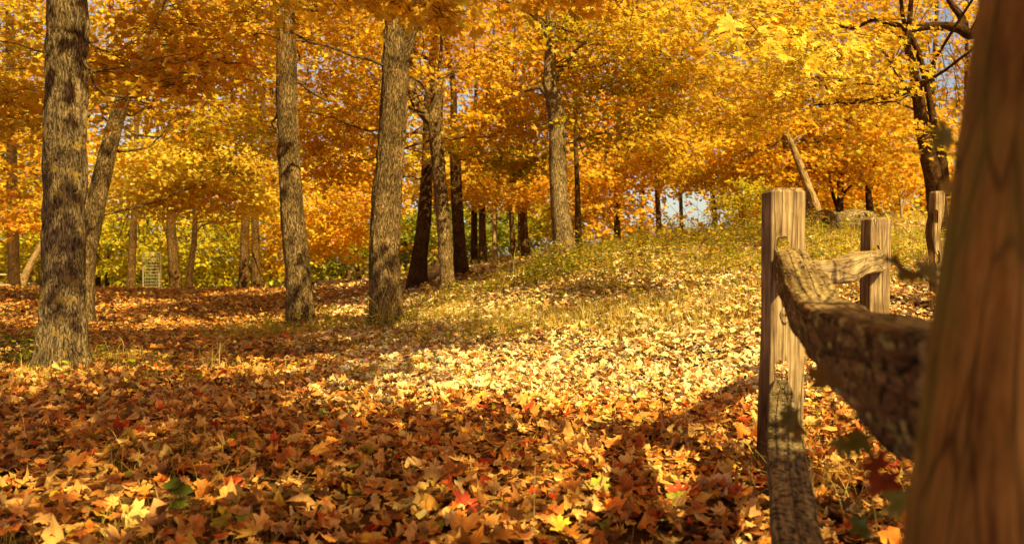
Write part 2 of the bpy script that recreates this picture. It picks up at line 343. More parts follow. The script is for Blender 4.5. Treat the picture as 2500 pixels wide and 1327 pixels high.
# ------------------------------------------------------------------ ground
def build_ground():
    def axis(a, b, st, far):
        mid = np.arange(a, b+st/2, st); ext = np.geomspace(1, far, 14)
        return np.concatenate([(a-ext)[::-1], mid, b+ext])
    xs = axis(-22, 22, .22, 500); ys = axis(-6, 34, .22, 500)
    X, Y = np.meshgrid(xs, ys); Z = H(X.ravel(), Y.ravel())
    V = np.stack([X.ravel(), Y.ravel(), Z], 1); ny, nx = X.shape
    i = (np.arange(ny-1)[:, None]*nx+np.arange(nx-1)[None]).ravel()
    Fq = np.stack([i, i+1, i+nx+1, i+nx], 1)
    tag(mk('ground', V, [Fq], groundmat('woodland_soil', [(.05, .022, .008), (.16, .07, .022), (.26, .13, .045)])), kind='structure')
    # worn dirt path along the foot of the slope
    c = crom([tuple(ground_px(px, py))[:2]+(0,) for px, py in ((1600, 640), (1330, 664), (1180, 682), (1040, 697), (900, 712))][1:]+[(-9, 19.5, 0)], 60)
    t = np.gradient(c, axis=0); t /= np.linalg.norm(t, axis=1)[:, None]; nrm = np.stack([-t[:, 1], t[:, 0], 0*t[:, 0]], 1)
    u = np.linspace(-1, 1, 13); wd = (.75+.15*n2(c[:, 0], c[:, 1], .9, 9))*np.clip(np.linspace(0, 6, 60), .2, 1)
    Pp = c[:, None]+nrm[:, None]*u[None, :, None]*wd[:, None, None]
    z = H(Pp[..., 0].ravel(), Pp[..., 1].ravel()).reshape(60, 13)+.012-.01*u[None]**4
    V = np.concatenate([Pp[..., :2], z[..., None]], -1).reshape(-1, 3)
    i = (np.arange(59)[:, None]*13+np.arange(12)[None]).ravel()
    tag(mk('path', V, [np.stack([i, i+1, i+14, i+13], 1)], groundmat('path_dirt', [(.20, .09, .035), (.30, .15, .06), (.38, .20, .09)], 14)), kind='structure')
    return c
PATHC = build_ground()

# ------------------------------------------------------------------ leaf litter
def frus(n, y0, y1, marg=1.6):
    y = np.sqrt(rng.uniform(y0*y0, y1*y1, n)); x = rng.uniform(-1, 1, n)*(y*.66+marg); return x, y
def grassiness(x, y, z):
    px, py = CX+x/y*F, HY-(z-CH)/y*F
    hill = np.clip((px-1050)/350, 0, 1)*np.clip((745-py)/110, 0, 1)
    return np.clip(hill*.5+.26*np.clip((px-950)/300, 0, 1)*np.clip((960-py)/150, 0, 1)+.6*n2(x, y, .8, 21)+.25*n2(x, y, 2.6, 23)+.10, 0, 1)
def litter():
    VV, FF, CC, off = [], [], [], 0
    for (Ts, y0, y1, n, s0, tilt) in ((T_LNEAR, 1.15, 4.2, 15000, .043, .32), (T_LNEAR, 4.2, 6.5, 22000, .042, .34), (T_LMID, 6.5, 13, 80000, .045, .38), (T_LMID, 13, 27, 84000, .066, .36)):
        x, y = frus(n, y0, y1); z = H(x, y)
        g = grassiness(x, y, z); keep = rng.random(n) > g*.4
        px, py = CX+x/y*F, HY-(z-CH)/y*F
        dp = np.min(np.hypot(x[:, None]-PATHC[None, ::3, 0], y[:, None]-PATHC[None, ::3, 1]), 1)
        keep &= ~((dp < .75) & (rng.random(n) < .6))
        hid = (y > 27); keep &= ~hid
        x, y, z, px, py = x[keep], y[keep], z[keep], px[keep], py[keep]; n = len(x)
        clump = n2(x, y, 3.0, 31)
        pos = np.stack([x, y, z+.008+rng.uniform(0, .045, n)*(1+.6*clump)], 1)
        nr = np.stack([rng.normal(0, tilt, n), rng.normal(0, tilt, n), np.ones(n)], 1)
        up = rng.random(n) < .1; nr[up] += rng.normal(0, 1.1, (up.sum(), 3))
        th = rng.uniform(0, 2*PI, n); tip = np.stack([np.cos(th), np.sin(th), 0*th], 1)
        size = s0*rng.lognormal(-.04, .36, n).clip(.35, 1.8)
        f = np.clip((px-650)/300, 0, 1)*np.clip((1010-py)/60, 0, 1)  # painted sunlight: leaves across the sunlit patch take paler colours
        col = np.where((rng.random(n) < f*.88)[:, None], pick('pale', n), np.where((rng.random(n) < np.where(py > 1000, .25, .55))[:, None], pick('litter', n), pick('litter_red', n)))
        col *= (1+.16*n2(x, y, 2.0, 44))[:, None]
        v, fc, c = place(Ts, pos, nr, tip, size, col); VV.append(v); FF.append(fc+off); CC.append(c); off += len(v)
    st = Tubes()
    for k in range(1500):
        y = math.sqrt(rng.uniform(1.4, 49)); x = rng.uniform(-1, 1)*(y*.66+1); z = Hs(x, y)+.03; a = rng.uniform(0, 2*PI); l = rng.uniform(.03, .16)*(1.6 if rng.random() < .2 else 1)
        e = np.array([x+l*math.cos(a), y+l*math.sin(a), z+rng.uniform(-.01, .05)]); st.add([(x, y, z), (np.array([x, y, z])+e)/2+rng.normal(0, .012, 3), e], rng.uniform(.0008, .0022), .0007, 3, 5)
    v2 = np.concatenate(st.V); VV.append(v2); CC.append(np.tile([.40, .22, .09], (len(v2), 1))); FF.append(0); FF.pop(); FS = np.concatenate(st.Fq)+off
    tag(mk('leaf_litter', np.concatenate(VV), [np.concatenate(FF), FS], M['litter'], col=np.concatenate(CC), smooth=False),
        'dense carpet of fallen tan, orange and red maple leaves over the clearing', 'fallen leaves', kind='stuff')
litter()

# ------------------------------------------------------------------ grass & weeds
def blades(x, y, z, h, w, col, lean=.45, seg=3):
    n = len(x); th = rng.uniform(0, 2*PI, n); d = np.stack([np.cos(th), np.sin(th), 0*th], 1); s = np.stack([-np.sin(th), np.cos(th), 0*th], 1)
    L = np.abs(rng.normal(lean, .3, n)); b = np.stack([x, y, z], 1); V = []
    for k in range(seg):
        t = k/seg; c = b+d*(L*h*t*t)[:, None]+np.array([0, 0, 1])*(h*t*(1-.25*L*t))[:, None]; ww = (w*(1-.7*t))[:, None]
        V += [c-s*ww, c+s*ww]
    V.append(b+d*(L*h)[:, None]+np.array([0, 0, 1])*(h*(1-.3*L))[:, None])
    V = np.stack(V, 1); m = V.shape[1]; f = []
    for k in range(seg-1): a = 2*k; f += [[a, a+1, a+3], [a, a+3, a+2]]
    f.append([m-3, m-2, m-1]); f = np.array(f)
    FF = (f[None]+(np.arange(n)*m)[:, None, None]).reshape(-1, 3)
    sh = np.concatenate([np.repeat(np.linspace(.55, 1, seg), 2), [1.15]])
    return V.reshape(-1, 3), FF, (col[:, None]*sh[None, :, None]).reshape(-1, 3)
def grass():
    VV, FF, CC, off = [], [], [], 0
    for (y0, y1, n, hh, w, thr) in ((1.3, 6, 30000, .09, .0016, .42), (6, 12, 90000, .085, .0024, .26), (12, 21, 34000, .14, .0045, .48)):
        x, y = frus(n, y0, y1); z = H(x, y); g = grassiness(x, y, z)
        k = (g > thr) | (rng.random(n) < .06); x, y, z, g = x[k], y[k], z[k], g[k]; n = len(x)
        h = hh*rng.lognormal(0, .4, n)*(.5+.8*g)*(1+.7*n2(x, y, 1.1, 66)); col = pick('grass', n)*(1+.35*n2(x, y, .9, 67))[:, None]
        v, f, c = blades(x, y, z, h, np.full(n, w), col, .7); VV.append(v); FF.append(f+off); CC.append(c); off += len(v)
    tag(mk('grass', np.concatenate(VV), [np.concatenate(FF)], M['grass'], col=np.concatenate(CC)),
        'yellowing green grass pushing up between the fallen leaves', 'grass', kind='stuff')
def weeds():
    """low leafy ground cover"""
    pos, nr, tip, sz, col, st = [], [], [], [], [], Tubes()
    spots = []
    for (px, py, r, n, hgt, pal) in ((1100, 735, .8, 60, .22, 'weed'), (950, 800, .8, 50, .2, 'weed'), (760, 805, 1.0, 60, .2, 'weed'), (1370, 665, .9, 70, .25, 'dkgreen'), (40, 900, .55, 50, .28, 'dkgreen'), (190, 890, .4, 14, .14, 'weed'),
        (1200, 715, 1.0, 50, .18, 'weed'), (640, 830, .9, 40, .18, 'weed'), (1150, 830, .9, 40, .2, 'weed'), (1550, 640, 2.2, 150, .33, 'weed'), (1700, 620, 2.2, 190, .4, 'weed'), (1830, 600, 2., 150, .4, 'weed'), (1620, 690, 1.6, 70, .22, 'ygreen'),
        (1450, 650, 1.2, 80, .3, 'weed'), (2060, 640, 1.0, 70, .25, 'ygreen'), (2230, 630, 1.3, 100, .3, 'ygreen'), (2230, 700, 1.2, 70, .3, 'litter_red'), (1750, 700, 1.4, 40, .2, 'ygreen'), (1780, 585, 2.5, 150, .45, 'ygreen'), (850, 860, .8, 26, .15, 'weed'), (330, 930, .7, 14, .12, 'weed')):
        c = ground_px(px, py)
        a = rng.uniform(0, 2*PI, n); q = r*np.sqrt(rng.random(n)); xs, ys = c[0]+q*np.cos(a), c[1]+q*np.sin(a)*.8; zs = H(xs, ys)
        for x, y, z in zip(xs, ys, zs):
            if 12.6 < y < 15.2 and 1985 < CX+x/y*F < 2110: continue
            h = hgt*rng.uniform(.5, 1.3); top = np.array([x+rng.normal(0, .25)*h, y+rng.normal(0, .25)*h, z+h]); b = np.array([x, y, z])
            st.add([b, (b+top)/2+rng.normal(0, .02, 3), top], .003, .0015, 3, 4)
            for k in range(int(7+h*22)):
                t = rng.uniform(.25, 1.05); p = b+(top-b)*t+rng.normal(0, .035, 3); pos.append(p)
                a2 = rng.uniform(0, 2*PI); tip.append((math.cos(a2), math.sin(a2), .1)); nr.append((rng.normal(0, .4), rng.normal(0, .4), 1)); sz.append(rng.uniform(.025, .055)); col.append(pal)
    n = len(pos); cc = np.zeros((n, 3)); col = np.array(col)
    for pl in sorted(set(col)): cc[col == pl] = pick(pl, int((col == pl).sum()))
    v, f, c = place(T_OVAL, np.array(pos), np.array(nr), np.array(tip), np.array(sz), cc)
    V2 = np.concatenate(st.V); F2 = np.concatenate(st.Fq)
    tag(mk('undergrowth', np.concatenate([v, V2]), [f, F2+len(v)], M['grass'], col=np.concatenate([c, np.tile([.22, .18, .04], (len(V2), 1))]), smooth=False),
        'low weedy green and yellow undergrowth around tree bases and up the bank', 'undergrowth', kind='stuff')
grass(); weeds()

# ------------------------------------------------------------------ trees
class Tree: pass
TREES = []
def lofttrunk(C, R, k, mat, parent, name='trunk', flare=.5, rough=.02, ground=None, seed=0, fl_h=.22):
    n = len(C); T, U, Nn = frames(C); th = np.arange(k)/k*2*PI
    U = np.tile([1., 0, 0], (n, 1)) if abs(T[0][2]) > .6 else U
    if abs(T[0][2]) > .6: Nn = np.cross(T, U); Nn /= np.linalg.norm(Nn, axis=1)[:, None]; U = np.cross(Nn, T)
    L = np.concatenate([[0], np.cumsum(np.linalg.norm(np.diff(C, axis=0), axis=1))])
    TH, LL = np.meshgrid(th, L); RR = np.repeat(R[:, None], k, 1)
    cyl = np.stack([np.cos(TH)*RR, np.sin(TH)*RR, LL], -1)
    lob = 1+.5*np.cos(TH*5+seed)+.35*np.cos(TH*3+seed*2.1)
    if flare: RR = RR*(1+flare*np.exp(-np.maximum(LL-.3, 0)/fl_h)*lob*.55)
    big = vnoise(cyl*np.array([4, 4, 1.2])+seed, 1)*.05+vnoise(cyl*np.array([10, 10, 3.5])+seed, 4)*.03
    rid = np.abs(vnoise(cyl*np.array([26, 26, 5.])+seed, 2))*rough
    RR = RR*(1+big)+rid-rough*.4
    V = C[:, None]+RR[..., None]*(np.cos(TH)[..., None]*U[:, None]+np.sin(TH)[..., None]*Nn[:, None])
    V = V.reshape(-1, 3); f = ringfaces(n, k); top = len(V); V = np.vstack([V, C[-1:], C[:1]])
    j = np.arange(k); capt = np.stack([(n-1)*k+j, (n-1)*k+(j+1) % k, 0*j+top], 1); capb = np.stack([(j+1) % k, j, 0*j+top+1], 1)
    gp = np.vstack([cyl.reshape(-1, 3), [[0, 0, L[-1]]], [[0, 0, 0]]])
    return mk(name, V, [f, np.vstack([capt, capb])], mat, parent, gp=gp)
def add_tree(key, label, Y, pts, top=None, mat='bark', limbs=(), name='maple_tree', flare=.6, k=36, rough=.014, cat='tree', group='maple trees of the grove', dY=0):
    """pts: (px,py,w) along the trunk from the base up; top: height the trunk reaches above the frame"""
    t = Tree(); t.key = key
    p0 = P(pts[0][0], pts[0][1], Y); gz = Hs(p0[0], p0[1])
    C = [np.array([p0[0], Y, gz-.3]), np.array([p0[0], Y, gz])]; R = [pts[0][2]/2/F*Y]*2
    q0 = P(pts[0][0], pts[0][1], Y)
    for i, (px, py, w) in enumerate(pts):
        yy = Y+dY*i; q = P(px, py, yy)
        if q[2] > gz+.12: C.append(q); R.append(w/2/F*yy)
    if top:
        d = (C[-1]-C[-2]); d /= np.linalg.norm(d); d = d*.35+np.array([0, 0, .65])+np.array([rng.normal(0, .04), rng.normal(0, .04), 0]); q = C[-1]; r = R[-1]
        m = 3; st = (top-q[2])/m
        for i in range(m):
            q = q+d/d[2]*st+np.array([rng.normal(0, .08), rng.normal(0, .08), 0]); r = r*.68; C.append(q); R.append(max(r, .02))
    C = np.array(C); R = np.array(R); n = max(24, int(np.linalg.norm(C[-1]-C[0])*14*(1 if Y < 15 else .4)))
    CR = crom(np.hstack([C, R[:, None]]), n); t.C, t.R = CR[:, :3], np.maximum(CR[:, 3], .01)
    t.root = thing(name, (p0[0], Y, gz), label, cat, group)
    lofttrunk(t.C, t.R, k, M[mat], t.root, flare=flare, rough=rough, seed=len(TREES)*1.7)
    t.mat = mat
    for lb in limbs:   # lb: list of (px,py,w[,dY])
        LC = np.array([np.append(P(q[0], q[1], Y+(q[3] if len(q) > 3 else 0)), q[2]/2/F*Y) for q in lb])
        cr = crom(LC, max(14, len(LC)*7)); lofttrunk(cr[:, :3], np.maximum(cr[:, 3], .006), 14, M[mat], t.root, 'branch', 0, rough*.6, seed=3.3)
    t.pos = np.array([p0[0], Y]); t.leaf = []; t.tw = Tubes(); t.nb = 0; t.branch = Y < 20
    TREES.append(t); return t

add_tree('A', 'thick mottled trunk with ochre lichen nearest the camera at the left edge', 6.7,
  [(150, 905, 118), (150, 850, 112), (152, 780, 105), (155, 650, 97), (158, 500, 93), (162, 300, 95), (167, 100, 92), (169, 0, 92)], 9.5, 'bark_lichen', k=72, rough=.03, flare=.34,
  limbs=[[(205, 150, 11), (226, 172, 7), (262, 172, 5, .2), (320, 163, 4, .3), (400, 142, 3, .5), (455, 132, 2, .6)], [(226, 172, 7), (233, 205, 7), (262, 232, 5, .1), (300, 240, 4, .2), (360, 262, 3, .3)],
         [(208, 95, 8), (240, 118, 5), (285, 128, 4, .3), (340, 95, 3.5, .4), (388, 45, 3, .5), (410, 0, 2, .6)], [(112, 132, 6), (70, 118, 4, .4), (20, 104, 3, .7), (-60, 90, 2, 1.0)]])
add_tree('B', 'half lit trunk leaning right behind the mottled left trunk', 13,
  [(206, 762, 42), (212, 640, 40), (228, 540, 42), (246, 450, 41), (268, 360, 38), (290, 280, 36), (330, 170, 33), (385, 70, 30)], 8, 'bark')
add_tree('C', 'straight grey trunk left of centre with a sunlit band high up', 11,
  [(736, 802, 62), (733, 770, 60), (729, 690, 58), (722, 600, 60), (713, 500, 57), (706, 380, 52), (702, 250, 49), (702, 100, 48), (704, 0, 47)], 10, 'bark', k=60, rough=.022, flare=.7)
add_tree('D', 'stout shaggy trunk with dappled leaf shadows that forks near the top', 10.5,
  [(943, 797, 78), (941, 740, 76), (940, 600, 75), (945, 480, 71), (953, 380, 68), (962, 250, 66), (966, 150, 64), (966, 80, 52), (958, 0, 40)], 10, 'bark', k=64, rough=.032, flare=.45,
  limbs=[[(975, 150, 46), (996, 95, 40), (1008, 40, 34), (1015, -60, 30), (1040, -300, 20)], [(1000, 90, 18), (1025, 62, 15), (1052, 48, 11, .1), (1100, 20, 8, .3)]])
add_tree('E', 'slim brown trunk with an elbow limb and broken stub, right of the shaggy trunk', 14,
  [(1093, 722, 35), (1090, 660, 34), (1084, 560, 34), (1074, 450, 33), (1069, 380, 32), (1063, 300, 36), (1067, 250, 30), (1067, 205, 28)], None, 'bark', flare=.4, rough=.016,
  limbs=[[(1058, 300, 26), (1036, 280, 25), (1015, 250, 24), (1006, 215, 23), (1006, 130, 19, .3), (1010, 30, 16, .4), (1000, -200, 12, .6)], [(1068, 225, 14), (1085, 190, 9), (1120, 172, 8, .2), (1160, 160, 7, .4), (1205, 150, 5, .5)], [(1070, 210, 12), (1074, 160, 9), (1078, 90, 7), (1060, 0, 5)]])
add_tree('F', 'dark trunk with a wide buttressed foot leaning behind the slim elbow-limbed tree', 17.3,
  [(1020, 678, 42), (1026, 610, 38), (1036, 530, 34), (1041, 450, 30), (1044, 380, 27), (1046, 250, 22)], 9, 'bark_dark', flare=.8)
add_tree('G', 'dark upright trunk with a short forked top at the edge of the shaded path', 17.3,
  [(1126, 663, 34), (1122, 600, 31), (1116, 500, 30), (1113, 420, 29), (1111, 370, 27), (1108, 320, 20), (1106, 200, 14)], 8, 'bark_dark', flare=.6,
  limbs=[[(1114, 400, 16), (1125, 375, 14), (1138, 362, 9), (1165, 350, 6)], [(1108, 395, 10), (1098, 375, 8), (1090, 352, 5)]])
add_tree('H', 'pale barked trunk with a shadowed middle standing on the grassy bank', 12.6,
  [(1381, 643, 52), (1376, 580, 48), (1367, 500, 45), (1362, 400, 41), (1358, 300, 38), (1350, 240, 40), (1340, 200, 32), (1345, 100, 26)], 8.5, 'bark_lichen', flare=.55, rough=.018,
  limbs=[[(1338, 235, 16), (1318, 214, 13), (1300, 218, 9), (1278, 226, 4)], [(1350, 120, 22), (1330, 70, 18), (1300, 38, 14, .3), (1230, 0, 10, .6)], [(1352, 200, 14), (1385, 150, 10, -.2), (1440, 90, 7, -.4), (1500, 20, 5, -.5)]])
# mid distance
mids = [
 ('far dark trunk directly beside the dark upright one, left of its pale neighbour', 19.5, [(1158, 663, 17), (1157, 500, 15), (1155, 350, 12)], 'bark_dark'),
 ('speckled pale slender trunk just right of the darkest one across the path', 19, [(1179, 661, 20), (1177, 520, 17), (1175, 380, 14)], 'bark'),
 ('thin pale trunk standing alone between two pairs beyond the path', 21, [(1209, 659, 14), (1208, 560, 12), (1206, 400, 9)], 'bark_pale'),
 ('thin reddish trunk leaning left before the shaded thicket', 20.5, [(1258, 657, 15), (1253, 600, 13), (1248, 520, 12), (1243, 380, 9)], 'bark'),
 ('brown trunk right of the thin leaning one beyond the path', 19.5, [(1284, 656, 22), (1281, 590, 20), (1278, 520, 18), (1275, 380, 14)], 'bark'),
 ('dark thin trunk tucked against the brown trunk beyond the path', 21, [(1271, 655, 9), (1268, 560, 8), (1266, 420, 6)], 'bark_dark'),
 ('slender brown trunk on the bank just right of the pale barked tree', 16.5, [(1414, 622, 18), (1412, 560, 16), (1410, 480, 14), (1405, 330, 11)], 'bark'),
 ('slim shadow striped trunk halfway up the bank', 20, [(1507, 590, 17), (1506, 540, 15), (1505, 470, 13), (1508, 340, 10)], 'bark'),
 ('slim trunk on the skyline left of the open sky gap', 22, [(1609, 570, 14), (1607, 520, 13), (1604, 450, 12), (1606, 340, 9)], 'bark'),
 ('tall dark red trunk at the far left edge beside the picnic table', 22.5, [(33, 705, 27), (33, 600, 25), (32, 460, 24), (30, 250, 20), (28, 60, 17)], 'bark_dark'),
 ('pale trunk slanting right at the far left behind the mottled trunk', 23, [(50, 705, 18), (72, 650, 16), (100, 600, 13), (150, 500, 10)], 'bark_pale'),
 ('slender trunk just left of the tall wire cage', 24, [(319, 716, 22), (322, 640, 19), (326, 560, 17), (331, 480, 14), (335, 330, 11)], 'bark'),
 ('sunlit curved trunk with a low left limb, right of the tall wire cage', 24, [(430, 714, 27), (426, 660, 26), (421, 600, 24), (418, 540, 21), (424, 470, 18), (426, 330, 14)], 'bark'),
 ('dark slender trunk leaning right beside the sunlit curved trunk', 24.5, [(459, 714, 18), (466, 650, 15), (474, 590, 13), (477, 520, 11), (478, 400, 8)], 'bark_dark'),
 ('thicker left trunk of the close pair near the clearing edge', 23.5, [(595, 710, 26), (597, 620, 23), (600, 520, 21), (604, 430, 19), (608, 280, 15)], 'bark'),
 ('slimmer right trunk of the close pair near the clearing edge', 24, [(626, 710, 23), (625, 620, 20), (623, 530, 18), (622, 430, 15), (620, 300, 12)], 'bark'),
 ('short dark trunk low in the thicket left of the wire cage', 27, [(238, 712, 16), (237, 640, 15), (234, 560, 11)], 'bark_dark'),
 ('crooked black sapling trunk in the thicket left of the wire cage', 27, [(262, 712, 10), (262, 670, 9), (266, 620, 7), (262, 560, 5)], 'bark_dark'),
 ('leaning thin trunk low behind the clearing, left of the shaggy trunk', 27, [(878, 692, 13), (872, 650, 10), (868, 600, 8)], 'bark_dark'),
]
limbs_m = {12: [[(414, 590, 8), (404, 560, 7), (395, 535, 5), (375, 515, 4)]], 13: [[(477, 570, 5), (492, 552, 4), (520, 543, 3.5), (545, 552, 3), (560, 580, 2.5)], [(477, 545, 5), (500, 540, 4), (560, 541, 3.5), (620, 540, 3)]], 4: [[(1278, 520, 9), (1290, 480, 7), (1310, 440, 5)]]}
for i, (lb, Y, pts, mt) in enumerate(mids):
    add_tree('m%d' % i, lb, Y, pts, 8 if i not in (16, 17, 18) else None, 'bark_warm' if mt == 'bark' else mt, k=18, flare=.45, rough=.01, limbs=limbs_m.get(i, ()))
# right hand side
add_tree('R', 'big near-black double trunk with twisting limbs behind the fence at the right', 13,
  [(2285, 640, 50), (2288, 520, 44), (2278, 440, 40), (2262, 370, 36), (2248, 300, 31), (2236, 220, 25)], None, 'bark_dark', name='oak_tree', group=None, flare=.4,
  limbs=[[(2300, 480, 34), (2298, 420, 30), (2293, 370, 25), (2280, 320, 20), (2272, 270, 16, .1), (2255, 190, 15, .1), (2235, 120, 14), (2205, 60, 11), (2195, 0, 9)],
         [(2236, 220, 26), (2224, 160, 20), (2212, 110, 16), (2218, 40, 12), (2225, -60, 8)],
         [(2400, 40, 26, -.4), (2370, 85, 26, -.3), (2330, 70, 22, -.2), (2270, 66, 19), (2215, 74, 16), (2185, 62, 10), (2120, 50, 5)], [(2330, 72, 22, -.2), (2345, 50, 18), (2320, 15, 14), (2300, -20, 10)],
         [(2185, 65, 12), (2130, 52, 9), (2080, 72, 7), (2040, 64, 5), (1980, 50, 3)], [(2246, 130, 9), (2215, 100, 7), (2188, 90, 5), (2150, 60, 4)], [(2237, 250, 12), (2200, 200, 9), (2170, 150, 7), (2140, 110, 4)],
         [(2272, 280, 9), (2230, 268, 6), (2180, 250, 5), (2120, 255, 3)]])
add_tree('S', 'twin stemmed grey trunk behind the nearest full fence post', 17,
  [(1968, 560, 26), (1968, 500, 20), (1975, 450, 17), (1980, 410, 15), (1990, 370, 13)], 6.5, 'bark', k=20, group=None,
  limbs=[[(1938, 520, 24), (1938, 450, 22), (1926, 400, 14), (1915, 350, 11), (1905, 300, 8)], [(1985, 420, 9), (1992, 380, 7), (2002, 330, 6)],
         [(1925, 300, 7), (1890, 292, 6), (1855, 285, 5), (1815, 310, 4), (1795, 345, 3)], [(1925, 330, 6), (1880, 335, 5), (1840, 355, 4), (1800, 352, 2.5)], [(1915, 330, 6), (1880, 362, 4.5), (1855, 375, 4), (1805, 372, 3), (1780, 400, 2)],
         [(1960, 310, 6), (2000, 290, 5), (2040, 310, 4), (2060, 330, 3)]])
add_tree('V', 'small many stemmed dark tree between the two middle fence posts', 17.5,
  [(2048, 545, 20), (2050, 500, 17), (2052, 460, 13), (2058, 400, 9)], 5.5, 'bark_dark', k=18, group=None,
  limbs=[[(2046, 510, 10), (2034, 480, 9), (2027, 450, 7), (2020, 400, 5)], [(2054, 480, 8), (2075, 455, 6), (2110, 430, 5), (2150, 395, 3)], [(2053, 490, 8), (2045, 455, 6), (2048, 420, 5)], [(2055, 430, 5), (2030, 400, 4), (1990, 380, 3)]])
add_tree('W', 'single dark leaning stem just above the second fence post', 17.5, [(2125, 555, 19), (2122, 500, 16), (2118, 460, 14), (2124, 430, 12), (2138, 390, 8)], 5.5, 'bark_dark', k=18, group=None)
add_tree('X', 'faint slender tree on the rise left of the nearest full fence post', 24, [(1812, 575, 16), (1810, 520, 14), (1806, 470, 12), (1800, 400, 9)], 7, 'bark', k=16, group=None,
  limbs=[[(1808, 480, 6), (1796, 450, 5), (1785, 410, 4)]])
add_tree('Y', 'pale forked sapling left of the curved third fence post', 20, [(2202, 570, 8), (2200, 520, 7), (2198, 480, 6), (2205, 430, 4)], None, 'bark_pale', k=12, group=None, limbs=[[(2200, 520, 5), (2208, 480, 4), (2212, 430, 2)], [(2200, 500, 4), (2230, 470, 3), (2262, 445, 2)]])
# trees beside and behind the camera whose crowns shade the foreground
off = [(9.8, -3.2), (6.2, -6.0), (13.5, -1), (2.0, -5.0), (-4.5, -3.5), (12.5, 5.5), (-9.5, 3.5), (16.5, 9)]
NVIS = len(TREES)
for i, (x, y) in enumerate(off):
    t = Tree(); gz = Hs(x, y); t.key = 'off'; r = .2+.03*(i % 3)
    t.root = thing('maple_tree', (x, y, gz), 'maple of the surrounding grove standing outside the photo, casting shade over the clearing', 'tree', 'maples around the clearing, outside the photo')
    C = np.array([[x, y, gz-.3], [x, y, gz], [x+.1, y+.05, gz+2.5], [x+.25, y-.1, gz+6], [x+.2, y+.1, gz+10]]); R = np.array([r, r, r*.85, r*.6, r*.2])
    cr = crom(np.hstack([C, R[:, None]]), 60); t.C, t.R = cr[:, :3], np.maximum(cr[:, 3], .01); t.mat = 'bark'
    lofttrunk(t.C, t.R, 24, M['bark'], t.root, seed=i*2.2)
    t.pos = np.array([x, y]); t.leaf = []; t.tw = Tubes(); t.nb = 0; t.branch = True; TREES.append(t)

TP = np.array([t.pos for t in TREES])
CROWN_OK = np.array([t.key not in ('Y', 'm16', 'm17', 'm18', 'm10') for t in TREES])
def assign(c, far=False):
    d = np.hypot(TP[:, 0]-c[0], TP[:, 1]-c[1]); d = np.where(CROWN_OK, d, 99)
    h = np.array([t.C[-1][2] for t in TREES]); d = d+np.where(h < c[2]-1.5, 3, 0)
    return int(np.argmin(d))
def inpoly(px, py, poly):
    c = False; j = len(poly)-1
    for i in range(len(poly)):
        xi, yi = poly[i]; xj, yj = poly[j]
        if ((yi > py) != (yj > py)) and (px < (xj-xi)*(py-yi)/(yj-yi)+xi): c = not c
        j = i
    return c
LIT = [(790, 985), (980, 905), (1060, 868), (1300, 850), (1330, 800), (1000, 800), (985, 760), (1300, 735), (1500, 640), (1900, 600), (2500, 620), (2700, 900), (2100, 1060), (1850, 1015), (1600, 1030), (1300, 1005), (1000, 1000)]
HOLES = [(1685, 510, 90, 50), (1530, 450, 26, 40), (2300, 70, 60, 70), (2290, 180, 40, 60), (1700, 15, 60, 22), (1640, 220, 22, 30), (30, 60, 26, 16), (560, 190, 40, 22), (690, 70, 22, 40), (380, 150, 30, 10), (1770, 560, 45, 20), (2190, 395, 14, 8)]
DAP = [(60, 1150, 110, 45), (500, 790, 170, 10), (600, 900, 120, 10), (300, 740, 200, 6), (1500, 1175, 60, 25), (2060, 1130, 70, 90), (250, 1240, 90, 30), (820, 985, 60, 14), (1100, 1240, 70, 25), (820, 745, 60, 8), (100, 860, 130, 16)]
TGT = []
def _mk_targets():
    want = {'A': (0, 2.0, .72), 'B': (0, 4, .35), 'C': (0, 5, .55), 'D': (0, 5, .58), 'E': (0, 5, .72), 'H': (0, 6, .8), 'm10': (0, 4, .7), 'm1': (0, 4, .6), 'm4': (0, 4, .6), 'm12': (0, 4, .7), 'm14': (0, 4, .6), 'm15': (0, 4, .6), 'm11': (0, 4, .6)}
    for t in TREES:
        if t.key in want:
            a, b, p = want[t.key]
            for q in t.C[(t.C[:, 2] > t.C[1][2]+a) & (t.C[:, 2] < t.C[1][2]+b)][::3]: TGT.append((*q, p, .3))
    for x, y in ((1.12, 3.3), (2.38, 5.25), (3.95, 7.4), (1.7, 4.2)):
        for z in (.6, .95, 1.25): TGT.append((x, y, z, 1.0, .3))
    for x, y, z, p in ((.5, .75, 1.0, .6), (1.0, 2.7, .9, 1.0), (.85, 2.1, .8, .7)): TGT.append((x, y, z, p, .3))
    for px, py, Y in ((2050, 540, 15.2), (1960, 420, 15.5), (1990, 500, 15.5), (1930, 350, 15.5)): TGT.append((*P(px, py, Y), 1.0, .3))
    for a, b, c_, d, Y, st_, p in ((280, 670, 340, 510, 17.6, 55, .75), (1080, 1340, 410, 490, 17.2, 50, .7), (1380, 1650, 330, 520, 17.6, 60, .7), (1700, 2080, 20, 230, 6.9, 70, .75), (680, 900, 480, 620, 20, 60, .6), (1700, 2200, 300, 480, 16, 80, .6)):
        for px in range(a, b, st_):
            for py in range(c_, d, st_): TGT.append((*P(px, py, Y), p, 1.6))
_mk_targets()
for gy in np.arange(4.4, 16, .6):
    for gx in np.arange(-3, 9, .6):
        gz = Hs(gx, gy); px_, py_ = CX+gx/gy*F, HY-(gz-CH)/gy*F
        if -50 < px_ < 2450 and inpoly(px_, py_, LIT) and not (1400 < px_ < 1900 and 590 < py_ < 640) and not (1270 < px_ < 1800 and 705 < py_ < 722): TGT.append((gx, gy, gz, .9, .3))
